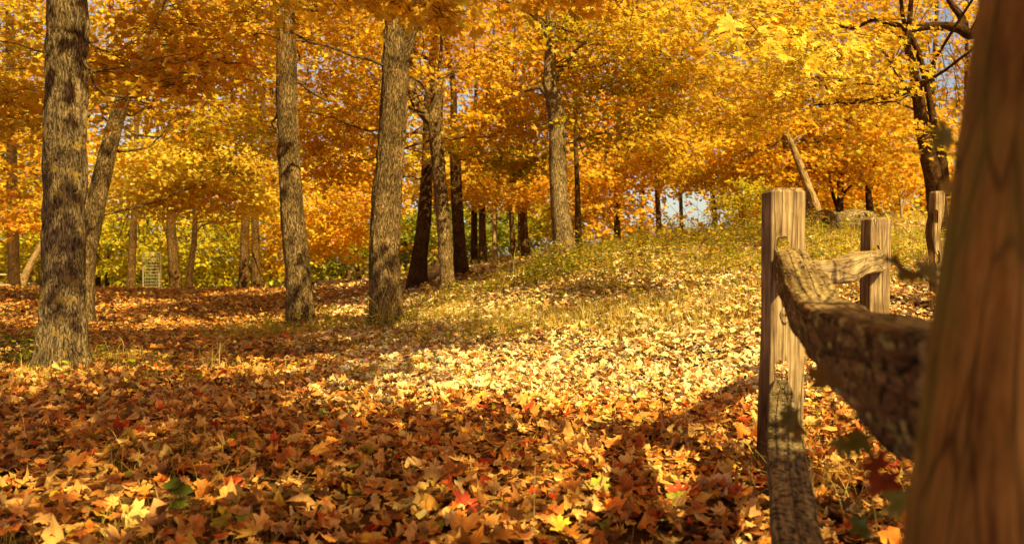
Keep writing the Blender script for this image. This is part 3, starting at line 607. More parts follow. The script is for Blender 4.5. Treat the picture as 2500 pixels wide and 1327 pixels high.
for a, b, rx, ry in DAP:
    near = b > 1050
    for u in ((-.5, 0, .5) if near else (-.7, -.25, .25, .7)):
        for v_ in ((0,) if near else (-.5, .5)):
            g_ = ground_px(a+u*rx, b+v_*ry); TGT.append((*g_, .8 if near else .85, .3))
TGT = np.array(TGT)
def shades(c, r):
    d = c-TGT[:, :3]; t_ = d@SUN; e = d-t_[:, None]*SUN; k = (t_ > TGT[:, 4]) & (np.linalg.norm(e, axis=1) < r*.8)
    return k.any() and rng.random() < TGT[k, 3].max()
def spray(c, r, n, size, lod, pal, ti=None, pb=.35, vert=.11):
    c = np.asarray(c, float)
    if shades(c, r): return
    px_, py_ = PR(c)
    for a, b, c_, d, yy in ((985, 1095, 190, 720, 13.8), (1325, 1400, 200, 640, 12.4), (675, 760, 0, 700, 10.9), (905, 1010, 60, 700, 10.3), (205, 310, 280, 700, 12.8), (95, 215, 0, 800, 6.6), (1100, 1140, 360, 660, 17), (1005, 1050, 380, 660, 17)):
        m_ = r*.45/max(c[1], .5)*F
        if 1 < c[1] < yy and a-m_ < px_ < b+m_ and c_ < py_ < d and rng.random() < .9: return
    if c[1] > 9:
        for a, b, rx, ry in HOLES[:3]:
            if ((px_-a)/(rx+8))**2+((py_-b)/(ry+8))**2 < 1 and rng.random() < .92: return
    if 1 < c[1] < 15.6 and 1870 < px_ < 2050 and 290 < py_+r*.5/c[1]*F < 700: return
    c = c; i = assign(c) if ti is None else ti; t = TREES[i]
    a = rng.uniform(0, 2*PI, n); q = np.sqrt(rng.random(n)); sq = rng.uniform(.6, 1.25)
    tl = rng.normal(0, .22, 2)
    dx, dy = q*np.cos(a)*r, q*np.sin(a)*r*sq
    p = c+np.stack([dx, dy, rng.normal(0, vert*r, n)-.28*r*q*q+tl[0]*dx+tl[1]*dy], 1)
    out = np.stack([np.cos(a), np.sin(a), 0*a], 1)
    nr = rng.normal(0, .42, (n, 3))+np.array([0, 0, .45])+SUN*.5+out*.3
    tip = out*.7+rng.normal(0, .5, (n, 3))+np.array([0, 0, -.55])
    t.leaf.append((lod, p, nr, tip, size*rng.lognormal(0, .2, n), pick(pal, n)*rng.uniform(.78, 1.14)))
    # twigs
    if lod != 'f' or rng.random() < .25:
        for k in range(3 if lod != 'f' else 1):
            aa = rng.uniform(0, 2*PI); e = c+np.array([math.cos(aa)*r*.9, math.sin(aa)*r*.9, -.2*r])
            t.tw.add([c+rng.normal(0, .05, 3), (c+e)/2+rng.normal(0, .07*r, 3)+[0, 0, .08*r], e], .0055, .0025, 3, 5)
    hd = np.hypot(*(c[:2]-t.pos))
    if rng.random() < pb*.55 and .5 < hd < 2.8 and t.nb < 9 and not (t.key == 'A' and c[2] < 5.5):
        zc = max(min(c[2]-rng.uniform(.1, .5)*hd-.1, t.C[-1][2]-.3), t.C[0][2]+2.0+rng.uniform(0, 2))
        k = int(np.argmin(np.abs(t.C[:, 2]-zc))); b = t.C[k]; r0 = min(.008+.006*hd, t.R[k]*.5)
        mid = b+(c-b)*.5+np.array([rng.normal(0, .15), rng.normal(0, .15), -.06*hd+rng.normal(0, .1)])
        q3 = b+(c-b)*.8+rng.normal(0, .1, 3)
        if t.nb < 10 and hd > .8 and t.branch and t.key != 'A':
            tb = Tubes(); tb.add([b, mid, q3, c], r0*1.2, .006, 7, 16, .012); tb.build('branch', M[t.mat], t.root); t.nb += 1
        else: t.tw.add([b, mid, q3, c], r0, .005, 4, 9, .012)

def blob(px, py, Y, rpx, rpy, rY, n, pal, size=None, nl=84, r=None, holes=False):
    for _ in range(n):
        while True:
            u = rng.uniform(-1, 1, 3)
            if (u**2).sum() < 1: break
        yy = Y+u[1]*rY; c = P(px+u[0]*rpx, py+u[2]*rpy, yy)
        if c[2] < Hs(c[0], c[1])+.8: continue
        lod = 'n' if yy < 7.2 else ('m' if yy < 19 else 'f')
        spray(c, (r or (.42+.012*yy))*rng.uniform(.75, 1.25), nl, size or (.058 if yy < 15 else .075 if yy < 20 else .1), lod, pal if rng.random() < .85 else 'amber')
# --- near sprays
blob(1060, -5, 5.8, 120, 42, .4, 12, 'yellow', nl=34, r=.3)
blob(760, -30, 5.6, 220, 26, .5, 9, 'yellow', nl=30, r=.28)
blob(1380, -20, 6.4, 120, 60, .5, 10, 'amber', nl=34, r=.32)
blob(1640, -10, 8, 220, 60, 1, 18, 'yellow', nl=60)
blob(1880, 120, 7.6, 190, 120, .9, 40, 'bright', nl=62, r=.42)
blob(1980, 60, 8.4, 200, 90, .9, 26, 'bright', nl=60)
blob(400, 170, 8.2, 210, 75, .8, 30, 'orange', nl=60, r=.42)
blob(500, 60, 8.5, 200, 80, 1, 22, 'amber', nl=60)
blob(40, 180, 9, 130, 200, .8, 22, 'yellow')
blob(2250, 120, 10, 100, 150, 1, 12, 'yellow', nl=40)
blob(2240, 300, 11.6, 90, 130, .5, 3, 'yellow', nl=50)
blob(2130, 120, 11, 110, 110, .8, 8, 'yellow', nl=50)
# --- middle
blob(840, 130, 13.5, 240, 190, 1.8, 85, 'amber')
blob(850, 330, 15.5, 150, 130, 1.5, 46, 'amber')
blob(1200, 170, 14.2, 230, 200, 1.6, 100, 'amber')
blob(1230, 340, 15.5, 150, 90, 1.5, 34, 'olive')
blob(1480, 150, 13.5, 240, 190, 1.8, 95, 'olive')
blob(1430, 60, 12, 240, 110, 1.2, 34, 'yellow')
blob(500, 230, 15, 270, 220, 1.8, 90, 'yellow')
blob(560, 330, 14, 160, 90, 1.2, 26, 'olive')
blob(60, 350, 16, 150, 230, 2, 54, 'orange')
blob(1720, 150, 13, 230, 190, 2, 70, 'yellow')
blob(2020, 260, 13.5, 220, 160, 2, 60, 'yellow')
# --- low sunlit skirts further back
blob(1210, 450, 18.2, 150, 62, 1.2, 46, 'orange')
blob(1180, 420, 19, 220, 60, 1, 30, 'bright')
blob(430, 410, 18.6, 210, 70, 1.6, 80, 'bright')
blob(400, 470, 19.2, 150, 46, 1.2, 34, 'bright')
blob(590, 440, 20, 130, 110, 1.6, 50, 'bright')
blob(850, 480, 20, 120, 110, 1.8, 50, 'orange')
blob(790, 560, 22, 90, 90, 1.5, 34, 'yellow')
blob(1460, 440, 19, 110, 110, 2, 60, 'orange')
blob(1560, 380, 21, 130, 75, 2, 60, 'orange')
blob(1350, 560, 22, 60, 70, 1.5, 20, 'ygreen')
blob(1700, 350, 18, 160, 120, 2, 60, 'yellow')
blob(1930, 350, 17.5, 170, 120, 1.5, 60, 'amber')
blob(2150, 330, 17, 150, 120, 1.5, 60, 'amber')
blob(1790, 470, 24, 130, 75, 2.5, 50, 'ygreen')
blob(2120, 440, 22, 240, 75, 2, 70, 'amber')
blob(2090, 500, 23, 200, 40, 2, 50, 'yellow')
blob(80, 560, 25, 140, 110, 1.5, 40, 'ygreen')
blob(300, 580, 26, 150, 90, 1.5, 50, 'ygreen')
blob(520, 600, 27, 140, 80, 2, 60, 'ygreen')
blob(690, 560, 26, 70, 110, 2, 36, 'yellow')
blob(1120, 560, 25, 200, 60, 1.5, 60, 'dkgreen')
blob(820, 610, 27, 90, 70, 1.5, 30, 'dkgreen')
blob(980, 600, 26, 60, 70, 1.5, 20, 'dkgreen')
blob(60, 640, 28, 120, 50, 1.5, 20, 'dkgreen')
# --- leaves in the wire cage
blob(371, 650, 24.3, 14, 26, .1, 3, 'orange', r=.22, nl=45, size=.06)

# --- crowns above the frame: their shade follows the light seen on the ground
def shade(x, y, z):
    if y < .9: return .8
    px, py = CX+x/y*F, HY-(z-CH)/y*F
    if inpoly(px, py, LIT):
        if 1380 < px < 1900 and 588 < py < 645: return .55
        return .0
    for a, b, rx, ry in DAP:
        if ((px-a)/rx)**2+((py-b)/ry)**2 < 1: return .06
    if py < 700 and px < 700: return .3
    if px > 1900: return .3
    return 1.0 if y < 5.5 else .8
def canopy():
    cnt = 0
    for _ in range(9000):
        gx, gy = rng.uniform(-13, 8), rng.uniform(-2, 23)
        gz = Hs(gx, gy); s = shade(gx, gy, gz)
        if rng.random() > s*(1 if gy < 11 else .25): continue
        nn = float(n2([gx], [gy], .55, 77)[0])*.6+float(n2([gx], [gy], 1.5, 78)[0])*.5
        if nn < (-.42 if gy < 5.5 else -.16): continue
        z = rng.uniform(4.6, 8.5)
        c = np.array([gx, gy, gz])+SUN*((z-gz)/SUN[2])
        if c[1] > 1:
            px, py = PR(c)
            if 0 < px < 2500 and py > -40:
                if c[1] < 12 or z < 6: continue
        # keep light on the fence
        spray(c, rng.uniform(.4, .65), 30, .1, 'm' if c[1] > 1 else 'f', 'amber', pb=.25); cnt += 1
    return cnt
canopy()

LODS = {'n': T_CNEAR, 'm': T_CMID, 'f': T_FAR}
for t in TREES:
    if not t.leaf: continue
    VV, FF, CC, off_ = [], [], [], 0
    for lod in 'nmf':
        L = [l for l in t.leaf if l[0] == lod]
        if not L: continue
        v, f, c = place(LODS[lod], *[np.concatenate([l[k] for l in L]) for k in (1, 2, 3, 4, 5)])
        VV.append(v); FF.append(f+off_); CC.append(c); off_ += len(v)
    F2 = []
    if t.tw.V:
        v2 = np.concatenate(t.tw.V); F2 = np.concatenate(t.tw.Fq)+off_; VV.append(v2); CC.append(np.zeros((len(v2), 3)))
    fl = [np.concatenate(FF)]+([F2] if len(F2) else [])
    mk('crown', np.concatenate(VV), fl, [M['crown'], M['twig']], t.root, col=np.concatenate(CC), smooth=False, mi=[0, 1])

# ------------------------------------------------------------------ far wood (one mass)
def farwood():
    pos, nr, tip, sz, col = [], [], [], [], []; tb = Tubes()
    for k in range(8200):
        px = rng.uniform(-350, 2850); Y = rng.uniform(29, 52); low = 725 if px < 1350 else 610
        py = rng.uniform(-320, low)
        hole = False
        for a, b, rx, ry in HOLES:
            if ((px-a)/rx)**2+((py-b)/ry)**2 < 1.25: hole = True
        if hole: continue
        c = P(px, py, Y)
        if px < 1100: pal = 'ygreen' if py > 520 else ('olive' if rng.random() < .3 else 'yellow')
        elif px < 1380: pal = 'dkgreen' if py > 500 else 'orange'
        elif px < 1700: pal = 'orange' if rng.random() < .7 else 'amber'
        else: pal = rng.choice(['yellow', 'amber', 'olive'])
        if py > 540 and px < 1350 and rng.random() < .4: pal = 'dkgreen'
        n = 34; q = rng.normal(0, 1, (n, 3))*np.array([.75, .6, .34])
        pos.append(c+q); nr.append(rng.normal(0, .45, (n, 3))+[0, -.1, .3]+SUN*.6); tip.append(rng.normal(0, .6, (n, 3))+[0, 0, -.4])
        sz.append(.185*rng.lognormal(0, .25, n)); col.append(pick(pal, n)*rng.uniform(.8, 1.1))
    for k in range(46):
        px = rng.uniform(-300, 2800); Y = rng.uniform(30, 42); x = (px-CX)/F*Y; z = Hs(x, Y)
        r = rng.uniform(.08, .18); tb.add([(x, Y, z-.2), (x+rng.normal(0, .2), Y, z+3), (x+rng.normal(0, .5), Y, z+7), (x+rng.normal(0, .8), Y, z+12)], r, r*.3, 8, 14)
    # bare branches against the sky gaps
    for a, b, rx, ry in HOLES[:7]:
        for k in range(9):
            Y = rng.uniform(27, 34); s = P(a+rng.uniform(-rx, rx)*1.3, b+ry*1.4, Y); e = P(a+rng.uniform(-rx, rx), b-ry*rng.uniform(.0, 1.3), Y)
            tb.add([s, (s+e)/2+rng.normal(0, .15, 3), e], .018, .006, 3, 7, .03)
    v, f, c = place(T_FAR, np.concatenate(pos), np.concatenate(nr), np.concatenate(tip), np.concatenate(sz), np.concatenate(col))
    v2 = np.concatenate(tb.V); f2 = np.concatenate(tb.Fq)+len(v)
    tag(mk('far_wood', np.concatenate([v, v2]), [f, f2], [M['crown'], M['twig']], col=np.concatenate([c, np.zeros((len(v2), 3))]), smooth=False, mi=[0, 1]),
        'distant yellow, green and orange woodland closing off the clearing', 'woodland', kind='stuff')
farwood()

# ------------------------------------------------------------------ fence
def loft_post(C, wx, wy, yaw, top_r=.02, k=44, n=90, seed=0):
    """closed rounded-rectangle prism along the centre line C (n,3)"""
    C = crom(C, n); th = np.arange(k)/k*2*PI
    ca, sa = np.cos(th), np.sin(th); e = .22
    ex = np.sign(ca)*np.abs(ca)**e; ey = np.sign(sa)*np.abs(sa)**e
    L = np.concatenate([[0], np.cumsum(np.linalg.norm(np.diff(C, axis=0), axis=1))])
    rings = []; gp = []
    for i in range(n):
        d = L[-1]-L[i]; s = 1.0
        if d < top_r: s = 1-.28*(1-math.sqrt(max(0, 1-((top_r-d)/top_r)**2)))
        lx, ly = ex*wx/2*s, ey*wy/2*s
        q = np.stack([lx, ly, np.full(k, L[i])], 1)
        dd = vnoise(q*np.array([45, 45, 1.5])+seed, 8)*.0028+vnoise(q*np.array([9, 9, 3])+seed, 9)*.005
        lx = lx*(1+dd/(wx/2)); ly = ly*(1+dd/(wy/2))
        x = lx*math.cos(yaw)-ly*math.sin(yaw); y = lx*math.sin(yaw)+ly*math.cos(yaw)
        rings.append(C[i]+np.stack([x, y, 0*x], 1)); gp.append(q)
    V = np.concatenate(rings); f = ringfaces(n, k); a = len(V); V = np.vstack([V, C[-1:]+[0, 0, .003], C[:1]])
    j = np.arange(k); c1 = np.stack([(n-1)*k+j, (n-1)*k+(j+1) % k, 0*j+a], 1); c2 = np.stack([(j+1) % k, j, 0*j+a+1], 1)
    return V, [f, np.vstack([c1, c2])]
def fence_post(label, C, wx, wy, yaw, holes, mat, seed=0, group='split rail fence posts', ax=20):
    base = np.array(C[1]); root = thing('fence_post', base, label, 'fence post', group)
    V, fs = loft_post(C, wx, wy, yaw, seed=seed)
    o = mk('post_body', V, fs, mat, root)
    cut = []
    for (hz, hh, hw) in holes:
        cc = crom(C, 60); k = int(np.argmin(np.abs(cc[:, 2]-hz))); c = cc[k].copy(); c[2] = hz
        n = 28; a = np.arange(n)/n*2*PI; px_ = np.cos(a)*hw/2; pz = np.sin(a)*hw/2+np.sign(np.sin(a))*(hh-hw)/2
        Vc = []
        for s in (-1, 1):
            ly = s*wy; jit = 1+.05*np.sin(a*5+hz*9); sa_, ca_ = math.sin(math.radians(ax)), math.cos(math.radians(ax))
            Vc.append(np.stack([c[0]+px_*jit*math.cos(yaw)+ly*sa_, c[1]+px_*jit*math.sin(yaw)+ly*ca_, c[2]+pz*jit], 1))
        Vc = np.concatenate(Vc); j = np.arange(n)
        side = np.stack([j, (j+1) % n, n+(j+1) % n, n+j], 1)
        co = mk('cutter', Vc, [side[:, ::-1], j[None, :], (n+j)[None, ::-1]], mat, root); cut.append(co)
        md = o.modifiers.new('hole', 'BOOLEAN'); md.object = co; md.operation = 'DIFFERENCE'; md.solver = 'EXACT'
    if cut:
        bpy.context.view_layer.update(); dg = bpy.context.evaluated_depsgraph_get()
        me = bpy.data.meshes.new_from_object(o.evaluated_get(dg)); o.modifiers.clear(); o.data = me
        for co in cut: bpy.data.objects.remove(co, do_unlink=True)
    me = o.data; n = len(me.vertices); a = np.empty(n*3, np.float32); me.vertices.foreach_get('co', a); a = a.reshape(-1, 3)
    g = a.copy(); g[:, 0] = a[:, 0]*math.cos(yaw)+a[:, 1]*math.sin(yaw); g[:, 1] = -a[:, 0]*math.sin(yaw)+a[:, 1]*math.cos(yaw)+seed
    at = me.attributes.get('gp') or me.attributes.new('gp', 'FLOAT_VECTOR', 'POINT'); at.data.foreach_set('vector', g.ravel())
    nf = len(me.polygons); me.polygons.foreach_set('use_smooth', np.zeros(nf, bool))
    return root, o
def col3(px, Y, zs):
    x = (px-CX)/F*Y; return [(x, Y, z) for z in zs]
yaw1 = math.radians(7)
x1 = (1917-CX)/F*3.27
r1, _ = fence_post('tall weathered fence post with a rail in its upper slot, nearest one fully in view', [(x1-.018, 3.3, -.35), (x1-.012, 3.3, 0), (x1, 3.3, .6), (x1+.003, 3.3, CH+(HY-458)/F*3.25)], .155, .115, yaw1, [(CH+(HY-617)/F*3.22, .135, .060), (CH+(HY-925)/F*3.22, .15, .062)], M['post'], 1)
# knot on the post
kc = np.array([x1-.012, 3.3-.062, CH+(HY-770)/F*3.24])
a = np.linspace(0, 2*PI, 20, endpoint=False)
rg = [(r_*np.cos(a)*.022, -h_*np.ones(20)-.002*np.sin(3*a), r_*np.sin(a)*.034) for r_, h_ in ((1.05, -.004), (.95, .004), (.75, .007), (.55, .003), (.4, .006), (.15, .002))]
Vk = np.concatenate([kc+np.stack(q, 1) for q in rg])
mk('knot', Vk, [ringfaces(6, 20)], M['post'], r1, gp=Vk*3)
x2, Y2 = (2134-CX)/F*5.25, 5.25
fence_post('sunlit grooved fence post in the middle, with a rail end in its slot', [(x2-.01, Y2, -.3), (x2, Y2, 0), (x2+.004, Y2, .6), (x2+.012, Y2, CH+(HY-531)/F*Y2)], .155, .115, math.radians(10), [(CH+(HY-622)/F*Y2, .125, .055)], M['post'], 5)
Y3 = 7.4; c3 = [P(2290, 900, Y3), P(2290, 760, Y3), P(2288, 640, Y3), P(2276, 570, Y3), P(2284, 520, Y3), P(2287, 467, Y3)]
c3[1][2] = min(c3[1][2], Hs(c3[1][0], Y3)); c3[0][2] = c3[1][2]-.3
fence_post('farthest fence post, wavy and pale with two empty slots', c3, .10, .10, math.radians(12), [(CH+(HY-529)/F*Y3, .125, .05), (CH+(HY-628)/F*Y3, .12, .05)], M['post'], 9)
# big blurred post at the right edge
Y0 = .78
def e0(py): return 2370-(py/1327)*172
xl = lambda py: (e0(py)-CX)/F*(Y0+.055)
zb = lambda py: CH+(HY-py)/F*Y0
s0 = (xl(0)-xl(1327))/(zb(0)-zb(1327)); xm = xl(640)+.088
c0 = [(xm+s0*(z-.9), Y0, z) for z in (-.3, 0, .5, 1.0, 1.42)]
fence_post('dark leaning fence post looming out of focus at the right edge', c0, .17, .13, math.radians(4), [(.78, .13, .06), (.33, .13, .06)], M['post_near'], 13)

def rail(label, st, mat, k=30, n=110, seed=0, amp=.006):
    """st: list of (x,y,ztop,width,height,skew)"""
    S = crom(np.array(st, float), n) if True else None
    C = S[:, :3]; T = np.gradient(C, axis=0); T[:, 2] = 0; T /= np.linalg.norm(T, axis=1)[:, None]
    side = np.cross(T, [0, 0, 1.]); side /= np.linalg.norm(side, axis=1)[:, None]; up = np.cross(side, T)
    th = np.arange(k)/k*2*PI; e = .2
    cx_ = np.sign(np.cos(th))*np.abs(np.cos(th))**e; cz = np.sign(np.sin(th))*np.abs(np.sin(th))**e
    L = np.concatenate([[0], np.cumsum(np.linalg.norm(np.diff(C, axis=0), axis=1))]); V = []; G = []
    for i in range(n):
        w, h, sk = S[i, 3], S[i, 4], S[i, 5]
        lx = cx_*w/2*(1+.35*sk*(cz-1)*.5); lz = (cz-1)*h/2
        q = np.stack([lx, lz, np.full(k, L[i])], 1)
        d = vnoise(q*np.array([60, 60, 4])+seed, 5)*amp*.8-np.clip(vnoise(q*np.array([38, 38, 2.2])+seed, 15)-.35, 0, 1)*amp*2.2+vnoise(q*np.array([16, 16, 6])+seed, 6)*amp+np.abs(vnoise(q*np.array([30, 30, 22])+seed, 7))*amp*.7
        nx, nz = cx_/(np.hypot(cx_, cz)), cz/(np.hypot(cx_, cz))
        lx = lx+nx*d; lz = lz+nz*d; V.append(C[i]+side[i]*lx[:, None]+up[i]*lz[:, None]); G.append(q)
    V = np.concatenate(V); G = np.concatenate(G); a_ = len(V)
    V = np.vstack([V, V[:k].mean(0), V[-k:].mean(0)]); G = np.vstack([G, G[:k].mean(0), G[-k:].mean(0)])
    j = np.arange(k); c1 = np.stack([(j+1) % k, j, 0*j+a_], 1); c2 = np.stack([(n-1)*k+j, (n-1)*k+(j+1) % k, 0*j+a_+1], 1)
    o = mk('fence_rail', V, [ringfaces(n, k), np.vstack([c1, c2])], mat, gp=G)
    return tag(o, label, 'fence rail', 'split rails of the fence')
# line from post 1 to the near post, x = A + B*Y
Bx = (x1-.0-(xm-.05))/(3.3-Y0); Ax = x1-Bx*3.3
def on(px): return Ax/((px-CX)/F-Bx)
def st(px, top, bot, w, sk=0.0, yy=None):
    Yq = yy or on(px); return (Ax+Bx*Yq, Yq, CH+(HY-top)/F*Yq, w, (bot-top)/F*Yq, sk)
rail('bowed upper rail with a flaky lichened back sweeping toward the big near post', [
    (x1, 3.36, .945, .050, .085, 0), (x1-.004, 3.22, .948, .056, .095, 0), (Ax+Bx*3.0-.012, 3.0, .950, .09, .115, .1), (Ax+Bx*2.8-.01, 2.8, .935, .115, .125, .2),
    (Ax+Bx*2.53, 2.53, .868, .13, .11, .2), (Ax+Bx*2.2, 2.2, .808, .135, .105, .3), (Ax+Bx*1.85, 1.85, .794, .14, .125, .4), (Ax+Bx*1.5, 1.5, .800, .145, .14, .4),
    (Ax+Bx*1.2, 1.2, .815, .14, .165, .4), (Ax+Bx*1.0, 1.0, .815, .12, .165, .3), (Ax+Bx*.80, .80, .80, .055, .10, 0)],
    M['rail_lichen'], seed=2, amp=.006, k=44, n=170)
zl = lambda py, Yq: CH+(HY-py)/F*Yq
def lowx(px, Yq): return (px-CX)/F*Yq
rail('lower rail with a split end, coming out of the tall post toward the bottom edge', [
    (lowx(1909, 3.34), 3.34, zl(925, 3.34), .05, .09, 0), (lowx(1908, 3.2), 3.2, zl(930, 3.2), .055, .10, 0), (lowx(1907, 2.9), 2.9, zl(965, 2.9), .085, .12, .1), (lowx(1915, 2.5), 2.5, zl(1035, 2.5), .10, .12, .1), (lowx(1927, 2.1), 2.1, zl(1130, 2.1), .10, .12, .1),
    (lowx(1957, 1.62), 1.62, zl(1327, 1.62), .098, .12, .1), (lowx(2030, 1.2), 1.2, zl(1600, 1.2), .09, .11, 0), (xm-.10, .80, .36, .055, .08, 0)],
    M['rail_low'], seed=5, amp=.006, k=40, n=150)
rail('sunlit upper rail spanning between the tall post and the grooved one', [
    (x1, 3.3, zl(628, 3.3), .055, .10, 0), (lowx(1990, 3.6), 3.6, zl(636, 3.6), .09, .10, .1), (lowx(2050, 4.2), 4.2, zl(634, 4.2), .12, .12, .1), (lowx(2100, 4.75), 4.75, zl(617, 4.75), .12, .13, .1), (x2-.01, 5.13, zl(609, 5.1), .07, .13, 0), (x2, 5.3, zl(612, 5.3), .05, .10, 0)],
    M['rail'], seed=8, amp=.005)

# ------------------------------------------------------------------ hollow log and dead trunk
def hollow_log():
    Yl = 15; a0 = P(2012, 548, 14.6); a1 = P(2125, 540, 16.2); a0[2] = max(a0[2], Hs(a0[0], a0[1])+.27); a1[2] = max(a1[2], Hs(a1[0], a1[1])+.25); root = thing('fallen_log', (a0[0], a0[1], Hs(a0[0], a0[1])), 'fallen hollow log on the grassy rise behind the fence', 'log')
    n = 30; k = 40; ctrl = np.array([list(a0)+[.20], list(a0*.7+a1*.3+[0, 0, -.02])+[.165], list(a0*.4+a1*.6+[0, 0, .0])+[.20], list(a1)+[.15]]); CR = crom(ctrl, n)
    C, R = CR[:, :3], CR[:, 3]; T, U, Nn = frames(C); th = np.arange(k)/k*2*PI; L = np.linspace(0, 2, n)
    def shell(f, rg, seed):
        TH, LL = np.meshgrid(th, L[rg]); RR = np.repeat((R*f)[rg][:, None], k, 1); cy = np.stack([np.cos(TH)*RR, np.sin(TH)*RR, LL], -1)
        RR = RR*(1+.05*vnoise(cy*np.array([8, 8, 1.5])+seed, 3))+.004*vnoise(cy*np.array([30, 30, 3]), 2)
        return (C[rg][:, None]+RR[..., None]*(np.cos(TH)[..., None]*U[rg][:, None]+np.sin(TH)[..., None]*Nn[rg][:, None])).reshape(-1, 3), cy.reshape(-1, 3)
    Vo, g = shell(1, slice(0, n), 1); Vb = np.vstack([Vo, C[-1:]]); j = np.arange(k)
    mk('bark_shell', Vb, [ringfaces(n, k), np.stack([(n-1)*k+j, (n-1)*k+(j+1) % k, 0*j+n*k], 1)], M['rail_low'], root, gp=np.vstack([g, [[0, 0, 2]]])*.5)
    Vi, gi = shell(.5, slice(0, 16), 4); Vi[:, 2] -= .05
    ring = np.vstack([Vo[:k], Vi[:k]]); mk('cut_end', ring, [np.stack([j, (j+1) % k, k+(j+1) % k, k+j], 1)], M['bark_pale'], root, gp=ring)
    mk('hollow', np.vstack([Vi, [Vi[-k:].mean(0)]]), [ringfaces(16, k)[:, ::-1], np.stack([15*k+j, 15*k+(j+1) % k, 0*j+16*k], 1)], M['hollow'], root)
hollow_log()
def dead_trunk():
    pts = [(2006, 575, 24), (1998, 525, 23), (1982, 480, 21), (1962, 430, 19), (1945, 385, 18), (1930, 350, 16), (1915, 320, 13)]
    Y = 15.5; C = np.array([np.append(P(a, b, Y), c/2/F*Y) for a, b, c in pts]); cr = crom(C, 50)
    root = thing('dead_tree', C[0][:3], 'bare pale dead trunk leaning left above the hollow log', 'dead tree')
    lofttrunk(cr[:, :3], cr[:, 3], 24, M['bark_pale'], root, 'trunk', 0, .012, seed=5)
    for q in ([(1930, 350, 7), (1945, 335, 5), (1965, 328, 3)], [(1938, 370, 6), (1925, 385, 4), (1905, 400, 3)], [(1918, 325, 8), (1908, 300, 6), (1900, 262, 4)]):
        LC = np.array([np.append(P(a, b, Y), c/2/F*Y) for a, b, c in q]); r = crom(LC, 12); lofttrunk(r[:, :3], r[:, 3], 8, M['bark_pale'], root, 'branch', 0, .004)
dead_trunk()

# ------------------------------------------------------------------ wire cages
def cage(px, w, top, bot, Y, label, n=18, m=16, r=.0042):
    n, m, r = max(8, int(n*.6)), max(8, int(m*.85)), .0026; c = P(px, bot, Y); gz = Hs(c[0], Y); rad = w/2/F*Y; z1 = CH+(HY-top)/F*Y; c[2] = gz
    root = thing('wire_cage', c, label, 'wire cage', 'wire guards around young trees'); tb = Tubes(); hb = Tubes()
    for k in range(n):
        a = 2*PI*k/n; x, y = c[0]+rad*math.cos(a), Y+rad*math.sin(a); tb.add([(x, y, gz-.02), (x, y, z1)], r, r, 4, 2)
    for k in range(m):
        z = gz+(z1-gz)*(k+.5)/(m-.5) if k < m-1 else z1; hb.add([(c[0]+rad*math.cos(a), Y+rad*math.sin(a), z) for a in np.linspace(0, 2*PI, 17)], r, r, 4, 33)
    tb.build('upright_wires', M['wire'], root); hb.build('hoop_wires', M['wire'], root)
    for s in (-1, .85):
        sb = Tubes(); sb.add([(c[0]+rad*s, Y-.02, gz-.05), (c[0]+rad*s, Y-.02, gz+(z1-gz)*(.6 if s < 0 else .5))], .012, .012, 6, 3); sb.build('stake', M['wire'], root)
cage(371, 42, 616, 714, 24, 'tall wire mesh cage around a young tree at the far edge of the clearing')
cage(1057, 26, 618, 668, 17.6, 'wire mesh cage half hidden behind the slim elbow-limbed trunk', 14, 14)
cage(1337, 16, 612, 642, 15.5, 'small wire mesh cage beside the thin sign', 10, 9)

# ------------------------------------------------------------------ sign
def boxv(c, s, yaw=0, pitch=0):
    q = np.array([[x, y, z] for x in (-.5, .5) for y in (-.5, .5) for z in (-.5, .5)])*np.array(s)
    cp, sp = math.cos(pitch), math.sin(pitch); q = np.stack([q[:, 0]*cp-q[:, 2]*sp, q[:, 1], q[:, 0]*sp+q[:, 2]*cp], 1)
    cy, sy = math.cos(yaw), math.sin(yaw); q = np.stack([q[:, 0]*cy-q[:, 1]*sy, q[:, 0]*sy+q[:, 1]*cy, q[:, 2]], 1)
    return q+np.array(c), np.array([[0, 1, 3, 2], [4, 6, 7, 5], [0, 4, 5, 1], [2, 3, 7, 6], [0, 2, 6, 4], [1, 5, 7, 3]])
def box(name, c, s, mat, parent, yaw=0, pitch=0):
    v, f = boxv(c, s, yaw, pitch); o = mk(name, v, [f], mat, parent, smooth=False)
    b = o.modifiers.new('edge', 'BEVEL'); b.width = min(s)*.12; b.segments = 2; return o
sc = P(1339, 640, 15.2); sg = thing('sign', (sc[0], 15.2, Hs(sc[0], 15.2)), 'narrow white sign seen nearly edge-on beside the pale barked tree', 'sign')
tp = Tubes(); tp.add([(sc[0]+.02, 15.2, Hs(sc[0], 15.2)-.1), (sc[0], 15.2, zl(582, 15.2))], .014, .014, 6, 3); tp.build('pole', M['signpost'], sg)
box('sign_board', P(1337, 594, 15.18)-[0, .02, 0], (.22, .012, .24), M['sign'], sg, math.radians(74))

